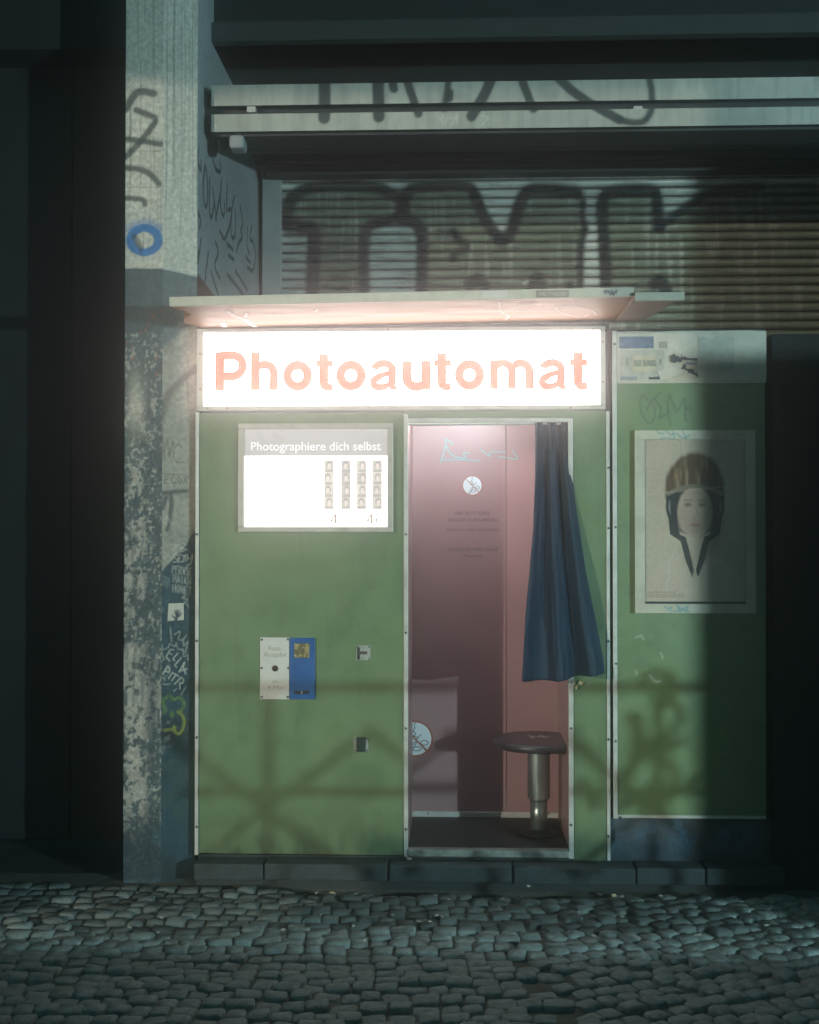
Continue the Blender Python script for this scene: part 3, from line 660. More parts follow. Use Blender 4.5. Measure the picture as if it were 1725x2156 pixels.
sk = box('skirting', M_ALU, XD0, XD1 + .003, BACK - .012, BACK - .001, FZ, PZ(1708, BACK), booth, .002)
bm = bmesh.new()
for u in (902, 1155): 
    x, z = W(u, 1713, BACK - .012); bm_cyl(bm, (x, BACK - .0155, z), .004, .004, .004, 10, 'y')
bm_obj('screws', bm, M_SCREW, sk)
box('door_sill', mat('worn_sill', (.27, .29, .26), .5, .3, var=.5, vscale=20, bump=.2), XD0 + .003, XD1 - .003, -.012, .035, PZ(1803), PZ(1789), booth, .003)
# lettering and stickers in the cabin
YB2 = BACK - .0008
for s, u0, u1, v0, v1, off in (('HIER BITTE KEINE', 957.6, 1032, 1077, 1084, .012), ('DROGEN KONSUMIEREN', 944, 1048, 1091, 1098, .012), ('Danke für Dein Verständnis', 941.5, 1050.6, 1111.5, 1118, .008),
                               ('NO DRUGS HERE PLEASE', 943, 1049.4, 1153, 1160, .014), ('Thank you', 975, 1017, 1167, 1173, .014)):
    text_part('lettering', s, u0, u1, v0, v1, YB2, M_INK, booth, off)
RING = mat('red_ring', (.30, .06, .03), .5, var=.05)
STW = mat('sticker_white', (.62, .68, .70), .4, var=.05)
STL = mat('sticker_ink', (.05, .07, .08), .5, var=.03)
for (cu, cv, rp, thin) in ((994.8, 1022.3, 21, 1.6), (874, 1555.5, 38, 3.6)):
    cx, cz = W(cu, cv, BACK); r = rp * .00186 * 1.123
    bm = bmesh.new(); disc(bm, (cx, cz), r, YB2 - .0004); s_ = bm_obj('warning_sticker', bm, STW, booth)
    bm = bmesh.new(); t = thin * .00186 * 1.123
    ribbon(bm, arc(cx, cz, r - t / 2, r - t / 2, 0, 348, 40), t, YB2 - .0010, True)
    ribbon(bm, [(cx - (r - t) * .707, cz + (r - t) * .707), (cx + (r - t) * .707, cz - (r - t) * .707)], t, YB2 - .0014)
    bm_obj('prohibition_mark', bm, RING, s_)
    bm = bmesh.new(); q = r / 100; k = 0
    for pts in ([(-10, 40), (0, 60), (-4, 80), (6, 88)], [(-20, 20), (20, 5)], [(-5, -20), (-35, -75)], [(12, -12), (-18, -70)], [(-5, -20), (12, -12)], [(-42, -72), (-12, -84)], [(5, -5), (35, 25)], [(-30, 30), (-5, 45)]):
        ribbon(bm, [(cx + a * q, cz + b * q) for a, b in pts], 5 * q, YB2 - .0007 - k * .00003); k += 1
    ribbon(bm, arc(cx + 10 * q, cz - 55 * q, 24 * q, 11 * q, 0, 345, 16), 5 * q, YB2 - .00095, True)
    ribbon(bm, arc(cx + 52 * q, cz - 22 * q, 20 * q, 13 * q, 0, 345, 16), 5 * q, YB2 - .00096, True)
    ribbon(bm, arc(cx - 12 * q, cz + 28 * q, 16 * q, 10 * q, 0, 345, 16), 5 * q, YB2 - .00097, True)
    bm_obj('pictogram', bm, STL, s_)
# pale turquoise scrawl on the back panel
bm = bmesh.new(); TQ = mat('turquoise_marker', (.16, .34, .36), .5, var=.1)
def cs(pts): return [W(842.1 + a * .2624, 673.7 + b * .2624, BACK) for a, b in pts]
for k, q in enumerate(([(325, 1150), (355, 1060), (375, 960), (350, 950), (400, 970), (430, 1000)], [(370, 1000), (395, 1060), (440, 1100), (540, 1110), (500, 1060), (560, 1070)], [(340, 1125), (480, 1120), (640, 1130)],
                       [(650, 1040), (700, 1080), (740, 1100), (700, 1060), (850, 1060)], [(790, 1100), (880, 1105), (960, 1128), (905, 1045)])):
    ribbon(bm, smooth_pts(cs(q)), .006, YB2 - .0003 - .0001 * k)
bm_obj('marker_scrawl', bm, TQ, booth)

# ---- illuminated sign
sx0, sx1, sz0, sz1 = RECT(431.5, 700, 1262, 855)
ox0, ox1, oz0, oz1 = RECT(418, 692, 1273, 865)
sign = bpy.data.objects.new('illuminated_sign', None); COL.objects.link(sign); sign.parent = booth
bm = bmesh.new(); yf0, yf1 = -.030, .0
bm_box(bm, ox0, ox1, yf0, yf1, sz1, oz1); bm_box(bm, ox0, ox1, yf0, yf1, oz0, sz0)
bm_box(bm, ox0, sx0, yf0, yf1, sz0 + .0005, sz1 - .0005); bm_box(bm, sx1, ox1, yf0, yf1, sz0 + .0005, sz1 - .0005)
bm_obj('sign_frame', bm, M_FRAME, sign, .0015)
bm = bmesh.new()
for u, v in ((425, 747), (425, 821), (441, 861), (482, 861), (818, 696), (1268, 722), (1268, 806), (1200, 860)):
    x, z = W(u, v); bm_cyl(bm, (x, yf0 - .002, z), .004, .004, .003, 10, 'y')
bm_obj('screws', bm, mat('rusty_screw', (.25, .10, .05), .7), sign)
box('sign_face', M_SIGN, sx0, sx1, -.022, -.004, sz0, sz1, sign)
# lettering drawn as bold grotesque strokes
def LX(u): return PX(u, -.022)
ZB, ZX, ZC = PZ(820, -.022), PZ(758.5, -.022), PZ(739, -.022)
SW = .0365
lay = [0]
bmL = bmesh.new()
def rib(pts, w=SW):
    lay[0] += 1; ribbon(bmL, pts, w, -.0226 - .00004 * (lay[0] % 7))
def stem(uc, z0, z1, w=SW): rib([(LX(uc), z0), (LX(uc), z1)], w)
XH = ZX - ZB
def g_P(a, b):
    stem(a + 7.8, ZB, ZC); x = LX(a + 7.8); r = (ZC - ZB) * .285; zt = ZC - .0125; zm = zt - 2 * r + .004; cx = LX(b) - .0145 - r * .92
    rib([(x, zt), (cx, zt)] + arc(cx, (zt + zm) / 2, r * .92, (zt - zm) / 2, 88, -88, 18) + [(x, zm)], .0340)
def g_h(a, b, z1=None):
    stem(a + 7.4, ZB, z1 or ZC); x0 = LX(a + 7.4); x1 = LX(b - 7.2); cx = (x0 + x1) / 2; r = (x1 - x0) / 2; zc = ZX - .013 - r * .9
    rib([(x0, zc - .004)] + arc(cx, zc, r, r * .9, 172, 0, 18) + [(x1, ZB)], [.018] + [.019 + .0135 * min(1, i / 7) for i in range(19)] + [SW * .97])
def g_o(a, b):
    x0, x1 = LX(a - 1.4), LX(b + 1.4); zt, zb = ZX + .002, ZB - .003
    w = .0352; rib(arc((x0 + x1) / 2, (zt + zb) / 2, (x1 - x0) / 2 - w / 2, (zt - zb) / 2 - w / 2, 0, 352, 44), w)
    # closed by a short overlap
    rib(arc((x0 + x1) / 2, (zt + zb) / 2, (x1 - x0) / 2 - w / 2, (zt - zb) / 2 - w / 2, 346, 366, 6), w)
def g_t(a, b):
    xm = LX(a + (b - a) * .46); zf = ZB + .0105
    r = .020
    rib([(xm, PZ(743.5, -.022)), (xm, zf + r)] + arc(xm + r, zf + r, r, r, 180, 268, 8)[1:] + [(LX(b - .8), zf + .0005)], [SW, SW] + [SW - .0065 * i / 7 for i in range(8)] + [.0255])
    rib([(LX(a), ZX - .0105), (LX(b - .5), ZX - .0105)], .0250)
def g_u(a, b):
    x0, x1 = LX(a + 7.4), LX(b - 7.4); stem(b - 7.4, ZB, ZX - .001); r = (x1 - x0) / 2; zc = ZB + .0115 + r * .9
    rib([(x0, ZX - .001)] + arc((x0 + x1) / 2, zc, r, r * .9, 180, 352, 18) + [(x1, zc + .004)], [SW] + [SW - .0125 * max(0, (i - 11) / 7) for i in range(19)] + [.018])
def g_m(a, b):
    stem(a + 7.2, ZB, ZX - .001, .032); xs_ = [LX(a + 7.2), LX((a + b) / 2 + .2), LX(b - 7.2)]
    for x0, x1 in ((xs_[0], xs_[1]), (xs_[1], xs_[2])):
        r = (x1 - x0) / 2; zc = ZX - .0125 - r * .95
        rib([(x0, zc - .003)] + arc((x0 + x1) / 2, zc, r, r * .95, 172, 0, 16) + [(x1, ZB)], [.018] + [.019 + .0125 * min(1, i / 6) for i in range(17)] + [.032])
def g_a(a, b):
    x1 = LX(b - 10.5); x0 = LX(a + 8); zt = ZX - .0115; cx = (x0 + x1) / 2 + .001; r = (x1 - cx)
    rib(arc(cx, zt - r * .74, r * 1.04, r * .76, 172, 0, 18) + [(x1, ZB + .022), (x1 + .003, ZB + .009), (LX(b - .5), ZB + .004)], [.0305] * 14 + [.0315] * 5 + [.0315, .026, .014])
    zm = ZB + XH * .57
    rib([(x1 - .002, zm + .004), (x1 - .018, zm - .002), (cx - .006, zm - .0075)] + arc(x0 + .0165, ZB + .0285, .0195, .0185, 100, 280, 12) + [(cx + .006, ZB + .0115), (x1 - .012, ZB + .020), (x1 - .002, ZB + .034)], [.016, .021, .023] + [.0285] * 13 + [.025, .021, .016])
for g, a, b in ((g_P, 454.5, 518.5), (g_h, 530, 583.5), (g_o, 597, 656), (g_t, 665, 701), (g_o, 709, 769), (g_a, 780, 836), (g_u, 849.5, 904.6), (g_t, 914, 950), (g_o, 959, 1019), (g_m, 1033.5, 1123), (g_a, 1136, 1192), (g_t, 1201, 1238.5)):
    g(a, b)
bm_obj('lettering', bmL, M_RED, sign)

# ---- lit display case
disp = bpy.data.objects.new('display_case', None); COL.objects.link(disp); disp.parent = booth
fx0, fx1, fz0, fz1 = RECT(503.5, 892, 828.5, 1120); ix0, ix1, iz0, iz1 = RECT(516, 903.5, 816.5, 1109.5)
bm = bmesh.new(); bm_box(bm, fx0, fx1, -.022, -.0005, iz1, fz1); bm_box(bm, fx0, fx1, -.022, -.0005, fz0, iz0); bm_box(bm, fx0, ix0, -.022, -.0005, iz0 + .0004, iz1 - .0004); bm_box(bm, ix1, fx1, -.022, -.0005, iz0 + .0004, iz1 - .0004)
bm_obj('display_frame', bm, M_FRAME, disp, .0015)
hz = PZ(959.5)
box('display_face', M_DISP, ix0, ix1, -.012, -.002, iz0, hz, disp)
box('header_band', M_HEAD, ix0, ix1, -.012, -.002, hz + .0005, iz1, disp)
text_part('lettering', 'Photographiere dich selbst', 528.6, 802, 930, 948, -.0126, M_HTEXT, disp, .008)
text_part('lettering', 'Photos', 717, 766, 1091, 1102.5, -.0126, M_PRICE, disp, .0)
for (u0, u1) in ((697, 713), (773.5, 788)):
    bm = bmesh.new(); d_ = u1 - u0; t_ = lambda a_, b_: W(u0 + a_ * d_, 1103 - b_ * 20.5)
    ribbon(bm, [t_(.66, 0), t_(.66, 1)], .0055, -.0126); ribbon(bm, [t_(.66, 1), t_(.05, .30)], .0050, -.0127); ribbon(bm, [t_(0, .29), t_(1, .29)], .0050, -.0128)
    o = bm_obj('numeral', bm, M_PRICE, disp); o['kind'] = 'stuff'
bm = bmesh.new(); cx, cz = W(798.5, 1095.5); ribbon(bm, arc(cx, cz, .0105, .0125, 55, 305, 16), .0040, -.0126)
for k in (-1, 1): ribbon(bm, [(cx - .0145, cz + k * .0028), (cx + .004, cz + k * .0028)], .0026, -.0127)
o = bm_obj('euro_mark', bm, M_PRICE, disp); o['kind'] = 'stuff'
for k, (u0, u1) in enumerate(((684, 704), (719, 739), (752, 772), (784.5, 805))):
    x0, x1, z0, z1 = RECT(u0, 969, u1, 1072); X, Z = wall_grid(x0, x1, z0, z1, .0016)
    p = Paint(X, Z, (.42, .33, .28)); h4 = (z1 - z0) / 4
    for j in range(4):
        zc = z0 + h4 * (j + .5); inn = (np.abs(Z - zc) < h4 / 2)
        t = random.uniform(.25, .6); p.mix((t, t * .8, t * .7), inn * .8)
        cx = (x0 + x1) / 2 + random.uniform(-.006, .006)
        p.mix((.16, .10, .08), inn * (np.hypot((X - cx) / .0115, (Z - zc - .004) / .017) < 1)); p.mix((.62, .47, .40), inn * (np.hypot((X - cx) / .0075, (Z - zc + .001) / .012) < 1))
        p.mix((.18, .13, .11), inn * (Z < zc - h4 * .28) * (np.abs(X - cx) < .016)); p.mix((.8, .7, .66), (np.abs(Z - zc - h4 / 2) < .0012))
    p.mix((.3, .24, .2), (fbm(X, Z, 150, 3) - .4) * 1.2); p.C = .20 + .55 * p.C
    grid_obj('photo_strip', np.stack([X, np.full(X.shape, -.0128), Z], -1), p.C, M_STRIP, disp)
# ---- photo outlet plates and coin plates
o = pbox('outlet_plate', M_WHITEPLATE, 548, 1342, 609.5, 1472, 0, -.006, -.0004, booth, .001)
for s, u0, u1, v0, v1 in (('Foto-', 566, 594, 1360, 1370), ('Ausgabe', 555, 603, 1373, 1382.5), ('in', 574, 584, 1430.5, 1438.5), ('4 Min', 563, 596, 1443, 1452)):
    text_part('lettering', s, u0, u1, v0, v1, -.0066, M_PRINT, o, .0)
bm = bmesh.new()
for u, v in ((552, 1346.5), (607, 1346), (551.5, 1406), (607.5, 1406), (552, 1467), (606.5, 1467)):
    x, z = W(u, v); bm_cyl(bm, (x, -.0095, z), .0042, .0042, .0034, 10, 'y')
bm_obj('screws', bm, M_SCREW, o)
x, z = W(580, 1407); bm = bmesh.new(); bm_cyl(bm, (x, -.0085, z), .0122, .0122, .0024, 20, 'y'); bm_obj('button', bm, mat('maroon_button', (.035, .012, .015), .4), o)
o = pbox('chute_plate', M_BLUEPLATE, 610.5, 1342.5, 664, 1472, 0, -.009, -.0004, booth, .002)
pbox('window', M_BRASS, 620.5, 1354, 652.5, 1384.5, 0, -.0102, -.0088, o, .003)
bm = bmesh.new()
for q in ([(624, 1378), (630, 1362), (637, 1380), (641, 1360), (647, 1376)], [(636, 1355), (635, 1372)], [(641, 1355), (641, 1371)]): ribbon(bm, [W(*t) for t in q], .0028, -.0106 - len(bm.faces) * .00005)
bm_obj('scratches', bm, M_DARK, o)
pbox('slot', M_SCREW, 620.5, 1454, 652, 1460.5, 0, -.0100, -.0086, o)
pbox('slot_bar', M_ALU, 635.5, 1454.3, 637.3, 1460.2, 0, -.0112, -.0101, o)
o = pbox('coin_plate', mat('coin_plate_metal', (.34, .36, .33), .45, .3, var=.25, vscale=40), 750, 1359, 780.5, 1390, 0, -.005, -.0004, booth, .001)
pbox('coin_slot', mat('reddish_slot', (.07, .04, .045), .5), 757, 1371, 774, 1377.5, 0, -.0062, -.0048, o)
pbox('scuff', M_DARK, 752, 1363, 758.5, 1388, 0, -.0056, -.0049, o)
bm = bmesh.new()
for u, v in ((753, 1362), (777.5, 1362), (777.5, 1387), (755, 1387)): x, z = W(u, v); bm_cyl(bm, (x, -.0075, z), .003, .003, .0026, 8, 'y')
bm_obj('screws', bm, M_SCREW, o)
o = pbox('return_plate', MATS['coin_plate_metal'], 745, 1552, 776, 1582.5, 0, -.005, -.0004, booth, .001)
pbox('flap', mat('dark_flap', (.018, .035, .036), .4), 751, 1551.5, 770, 1582.8, 0, -.011, -.0048, o, .002)
bm = bmesh.new()
for u, v in ((748, 1555), (773.5, 1555), (773.5, 1579), (748, 1579)): x, z = W(u, v); bm_cyl(bm, (x, -.0075, z), .003, .003, .0026, 8, 'y')
bm_obj('screws', bm, M_SCREW, o)

# ---- plywood canopy
canopy = thing('canopy', 'long plywood canopy board above the glowing sign', 'canopy')
CYF = -.47
cx0, cx1 = PX(358, CYF), PX(1335, CYF); czl, czr = W(358, 645.5, CYF)[1], W(1335, 625, CYF)[1]; th_ = .030
tilt = (czr - czl) / (cx1 - cx0)
nx = 120
us = np.linspace(0, 1, nx)
def ragged(x):  # broken left corner
    return 0
bm = bmesh.new()
yb_l = -.002
def cz(x): return czl + tilt * (x - cx0)
# solid board: left end runs back with a broken, ragged edge
outline = [(cx0, CYF), (cx1, CYF), (cx1 + .0, yb_l), (XL + .03, yb_l), (XL + .012, -.06), (XL + .0, -.10), (XL - .018, -.14), (XL - .01, -.18), (XL + .004, -.24), (cx0 + .035, -.31), (cx0 + .03, -.38), (cx0 + .012, -.42), (cx0, -.445)]
lo = [bm.verts.new((x, y, cz(x))) for x, y in outline]; hi = [bm.verts.new((x, y, cz(x) + th_)) for x, y in outline]
bm.faces.new(lo[::-1]); bm.faces.new(hi)
for i in range(len(outline)):
    j = (i + 1) % len(outline); bm.faces.new((lo[i], lo[j], hi[j], hi[i]))
bm_obj('canopy_board', bm, M_PLY, canopy)
bm = bmesh.new(); v = []
for x in (cx0 - .001, cx1):
    v.append([bm.verts.new((x, yy, cz(x) + zz_)) for yy, zz_ in ((CYF - .014, -.001), (CYF - .001, -.001), (CYF - .001, th_ + .002), (CYF - .014, th_ + .002))])
for i in range(4): j = (i + 1) % 4; bm.faces.new((v[0][i], v[0][j], v[1][j], v[1][i]))
bm.faces.new(v[0][::-1]); bm.faces.new(v[1])
edge_l = bm_obj('front_lath', bm, M_PLYEDGE, canopy, .0015)
def on_edge(u0, u1, v0, v1, m, name, k=0):
    x0, x1, z0, z1 = RECT(u0, v0, u1, v1, CYF - .014); return box(name, m, x0, x1, CYF - .0155 - k, CYF - .0141, z0, z1, edge_l)
on_edge(1016, 1069, 613, 627, mat('pale_paper', (.52, .48, .44), .8), 'paper_patch')
st = on_edge(1129, 1198, 611.5, 625.5, mat('brown_sticker', (.20, .165, .14), .7), 'sticker')
text_part('lettering', 'WELTFRIEDEN', 1134, 1194, 614.5, 622.5, CYF - .0162, mat('cream_print', (.48, .45, .38), .7), st, .02)
s2 = on_edge(1271, 1301, 609.5, 619, mat('grey_sticker', (.30, .30, .29), .7), 'sticker'); bm = bmesh.new()
for q in ([(1272, 611), (1276, 617), (1280, 611), (1284, 618), (1288, 612), (1292, 618), (1300, 612)], [(1285, 621), (1289, 617), (1294, 622)]): ribbon(bm, [W(u, v, CYF - .016) for u, v in q], .006, CYF - .0166)
bm_obj('scribble', bm, STL, s2)
plank = pbox('end_lath', M_PLYEDGE, 1337, 616.5, 1440, 634, CYF - .02, CYF - .034, CYF - .02, canopy, .0015)
bm = bmesh.new(); px0, px1 = cx1 + .002, PX(1434, CYF)
pz = PZ(634, CYF)
outl = [(px0, CYF - .018), (px1, CYF - .018), (px1 - .01, CYF + .1), (px1 - .025, CYF + .2), (px1 - .05, -.10), (px1 - .06, -.01), (px0, -.01)]
lo = [bm.verts.new((x, y, pz + .003)) for x, y in outl]; hi = [bm.verts.new((x, y, pz + .018)) for x, y in outl]
bm.faces.new(lo[::-1]); bm.faces.new(hi)
for i in range(len(outl)): j = (i + 1) % len(outl); bm.faces.new((lo[i], lo[j], hi[j], hi[i]))
bm_obj('end_board', bm, mat('weathered_ply', (.17, .13, .10), .7, var=.3), canopy)
# white chalk scrawls and scratches under the board
bm = bmesh.new(); k = 0
def und(pts):  # pixels -> underside of the board
    out = []
    for u, v in pts:
        d = ray(u, v); t = (czl + tilt * .8 - CAM_Z) / d.z; p_ = Vector((0, CAM_Y, 0)) + d * t; out.append((p_.x, p_.y))
    return out
def cu(pts): return [(1000 + a * .2685, 589.5 + b * .2685) for a, b in pts]
def ribz(pts, w):
    global k
    k += 1; n = len(pts); L_ = []; R_ = []
    for i in range(n):
        a, b = pts[max(0, i - 1)], pts[min(n - 1, i + 1)]; dx, dy = b[0] - a[0], b[1] - a[1]; l = math.hypot(dx, dy) + 1e-9
        nx_, ny_ = -dy / l * w / 2, dx / l * w / 2; z = cz(pts[i][0]) - .0008 - .0001 * k
        L_.append(bm.verts.new((pts[i][0] + nx_, pts[i][1] + ny_, z))); R_.append(bm.verts.new((pts[i][0] - nx_, pts[i][1] - ny_, z)))
    for i in range(n - 1): bm.faces.new((L_[i], L_[i + 1], R_[i + 1], R_[i]))
for q in ([(195, 185), (205, 265), (280, 290), (240, 320)], [(190, 185), (280, 175), (545, 190), (270, 205), (520, 205)], [(30, 235), (300, 250), (600, 262)], [(340, 295), (560, 300)],
          [(955, 290), (900, 240), (800, 215), (690, 212), (630, 230), (660, 265), (760, 300), (850, 308), (890, 290)]): ribz(und(smooth_pts(cu(q))), .006)
def cu2(pts): return [(357.9 + a * .2441, 605.3 + b * .2441) for a, b in pts]
for q, w in (([(500, 180), (550, 220), (640, 250), (690, 285), (740, 325)], .02), ([(665, 195), (650, 240)], .014), ([(455, 285), (475, 318)], .02), ([(1250, 195), (1275, 178)], .008), ([(780, 205), (880, 210)], .005)): ribz(und(cu2(q)), w)
bm_obj('chalk_scrawl', bm, mat('chalk_white', (.62, .56, .55), .8), canopy)

# ================================================================ curtain tied at the doorway
L_ED = [(885, 1128), (930, 1128), (1000, 1127), (1100, 1122), (1200, 1114), (1300, 1104), (1380, 1099), (1432, 1096)]
R_ED = [(885, 1199), (950, 1200), (1000, 1204), (1060, 1211), (1100, 1217), (1200, 1232), (1300, 1252), (1380, 1267), (1416, 1273)]
NV, NU = 120, 130
vv = np.linspace(0, 1, NV); uu = np.linspace(0, 1, NU)
Pc = np.zeros((NV, NU, 3)); CUR_N = fbm(uu[None, :] + 0 * vv[:, None], vv[:, None] + 0 * uu[None, :], 7, 4, 2.2)
for i, t in enumerate(vv):
    vpx = 885 + t * 545
    ul = np.interp(vpx, [a for a, _ in L_ED], [b for _, b in L_ED]); ur = np.interp(vpx, [a for a, _ in R_ED], [b for _, b in R_ED])
    y0 = .045 - .105 * min(1, t * 1.7); amp = .012 + .030 * t ** .8
    for j, s in enumerate(uu):
        fold = math.sin((s ** 1.15) * 2 * math.pi * 2.4 + 1.1 + .5 * t) * .8 + .22 * math.sin(s * 2 * math.pi * 5.1 + 1.7 - 1.2 * t) * (1 - .6 * t) + .35 * math.sin(s * 2 * math.pi * 1.1 + .5)
        if t < .12: fold = fold * .7 + .25 * math.sin(s * 50)
        fold += 1.3 * (CUR_N[i, j] - .5); y = y0 - amp * fold * (1 - .35 * (s > .9)) - .012 * t
        if s < .22: y -= .03 * t * (1 - s / .22)          # the leading edge folds forward
        uc = ul + (ur - ul) * s + 4 * t * math.sin(s * 2 * math.pi * 3.6) * s * (1 - s)
        hem = 4.0 * t ** 6 * (math.sin(s * 2 * math.pi * 1.0 - .4) * .8 + .25 * math.sin(s * 17)) - (10 * max(0, s - .55) / .45) * t ** 6 + (-14 * max(0, .2 - s) / .2 * 0)
        x, z = W(uc, vpx + hem, y0); Pc[i, j] = (x, y, z)
Cc = np.ones(Pc.shape)
cur = grid_obj('curtain', Pc, Cc, M_CURTAIN, None, True)
mod = cur.modifiers.new('cloth_thickness', 'SOLIDIFY'); mod.thickness = .003
tag(cur, 'long navy blue cloth curtain bunched at the right of the booth doorway', 'curtain')
rod = bmesh.new(); bm_cyl(rod, (XD0 - .003, .050, PZ(892, .05)), .007, .007, XD1 - XD0 + .006, 12, 'x')
ro = bm_obj('curtain_rod', rod, M_ALU, booth)
# torn paper scraps by the hem
for (u, v, w, h_, a) in ((1207, 1437, 6, 9, .3), (1222, 1440, 5, 8, -.5), (1214, 1446, 4, 6, .9)):
    pass
bm = bmesh.new()
for (u, v, w, h_, a) in ((1209, 1436, 7, 10, .3), (1223, 1438, 9, 8, -.5), (1214, 1447, 6, 7, .9)):
    x, z = W(u, v, -.012); c_, s__ = math.cos(a), math.sin(a); vs = []
    for dx, dz in ((-1, -1), (1, -.8), (.9, 1), (-.2, .6), (-1, .9)):
        vs.append(bm.verts.new((x + (dx * c_ - dz * s__) * w * .0009, -.010 - .003 * abs(dx + dz) - .0007 * len(bm.faces), z + (dx * s__ + dz * c_) * h_ * .0009)))
    bm.faces.new(vs)
bm_obj('torn_tape', bm, mat('yellow_tape', (.55, .45, .28), .7), booth)

# ================================================================ stool
stool = thing('stool', 'round dark stool on thick steel post inside the booth', 'stool')
SY = .30; sxc = PX(1134, SY); szt = PZ(1553, SY)
bm = bmesh.new(); r = .186
bm_lathe(bm, (sxc, SY, szt - .034), [(r - .03, 0), (r - .008, .002), (r, .010), (r, .024), (r - .004, .031), (r - .016, .034), (r - .03, .0335)], 56)
bm_obj('seat', bm, M_SEAT, stool, smooth=True)
bm = bmesh.new()
for q in ([(1112, 1548), (1122, 1552), (1118, 1555), (1130, 1552)], [(1132, 1553), (1140, 1549), (1148, 1554), (1158, 1551)]):
    pts = []
    for u, v in q:
        d = ray(u, v); t = (szt - CAM_Z) / d.z; pts.append((d.x * t, CAM_Y + d.y * t))
    n = len(pts)
    for a, b in zip(pts[:-1], pts[1:]):
        dx, dy = b[0] - a[0], b[1] - a[1]; l = math.hypot(dx, dy); nx_, ny_ = -dy / l * .004, dx / l * .004
        zq = szt + .0006 + .0001 * len(bm.faces)
        bm.faces.new([bm.verts.new((x, y, zq)) for x, y in ((a[0] + nx_, a[1] + ny_), (b[0] + nx_, b[1] + ny_), (b[0] - nx_, b[1] - ny_), (a[0] - nx_, a[1] - ny_))])
bm_obj('seat_scratches', bm, MATS['chalk_white'], stool)
zmid = PZ(1680, SY)
bm = bmesh.new(); bm_lathe(bm, (sxc, SY, zmid), [(.041, 0), (.046, .004), (.046, szt - .034 - zmid)], 32); bm_obj('post_sleeve', bm, M_STEEL, stool, smooth=False)
bm = bmesh.new(); bm_lathe(bm, (sxc, SY, FZ + .008), [(.035, 0), (.035, zmid - FZ)], 32); bm_obj('post', bm, M_STEEL, stool, smooth=True)
bm = bmesh.new(); bm_lathe(bm, (sxc, SY, FZ), [(.085, 0), (.083, .006), (.045, .010), (.036, .018)], 36); bm_obj('foot_flange', bm, M_DARK, stool, smooth=True)

# ================================================================ green side panel on the right, torn bills, poster
side = thing('side_panel', 'green graffitied board in a white edge frame right of the booth', 'panel')
UR = 1612
X, Z = wall_grid(PX(1299), PX(UR), PZ(1717), PZ(808), .0045)
p = Paint(X, Z, (0.122, 0.188, 0.094)); n = fbm(X, Z, 4, 5); p.mix((0.14, 0.205, 0.09), sstep(.45, .65, n) * .4)
p.mix((.08, .13, .07), sstep(.62, .7, fbm(X, Z, 25, 4)) * .35)
def cg(pts): return [W(1252.6 + a * .12205, 684.2 + b * .12205) for a, b in pts]
for q in ([(920, 1300), (850, 1200), (780, 1250), (790, 1500), (900, 1680), (960, 1715), (1040, 1600), (1040, 1440), (1000, 1360)], [(1130, 1170), (1000, 1290), (920, 1400), (905, 1480)], [(1040, 1280), (1150, 1440), (1140, 1530), (1090, 1620), (1290, 1500)],
          [(1310, 1730), (1250, 1480), (1280, 1160), (1350, 1360), (1410, 1520), (1460, 1440), (1570, 1200), (1555, 1600), (1590, 1665)], [(1560, 1450), (1660, 1380)], [(1560, 1420), (1660, 1480)]):
    p.stroke([W(u, v) for u, v in smooth_pts([(1252.6 + a * .12205, 684.2 + b * .12205) for a, b in q])], .0045, (0.03, 0.045, 0.045), .8, .002)
for q in ([(1340, 1342), (1350, 1338), (1356, 1346)], [(1368, 1422), (1380, 1436), (1390, 1434)], [(1392, 1375), (1396, 1386)], [(1340, 1412), (1341, 1420)]):
    p.stroke([W(u, v) for u, v in q], .006, (.45, .45, .4), .7, .003)
for k in range(26):
    u, v = random.uniform(1300, 1450), random.uniform(815, 1700); p.stroke([W(u, v)], random.uniform(.004, .009), (.06, .075, .05), .6, .002)
grid_obj('board_face', np.stack([X, np.full(X.shape, .0), Z], -1), p.C, mat('green_paint', (1, 1, 1), .42, var=.08, vscale=8, bump=.12, bscale=160, attr=True, coat=.15), side)
pbox('board_core', M_WALLDARK, 1292, 694, UR, 1722, 0, .0025, .04, side)
for (a, b, c_, d) in ((1290.5, 697, 1299.5, 1723), (1299.8, 1716.5, UR, 1723)):
    o = pbox('edge_strip', M_ALU, a, b, c_, d, 0, -.007, .002, side, .0015)
bm = bmesh.new()
for u, v in ((1296, 1110), (1297, 1397), (1306, 1720), (1294, 725), (1296, 1560)): x, z = W(u, v); bm_cyl(bm, (x, -.0095, z), .0045, .0045, .003, 10, 'y')
bm_obj('screws', bm, M_SCREW, side)
pbox('top_rail', M_PLYEDGE, 1299.8, 799, UR, 807.5, 0, -.009, .002, side, .001)
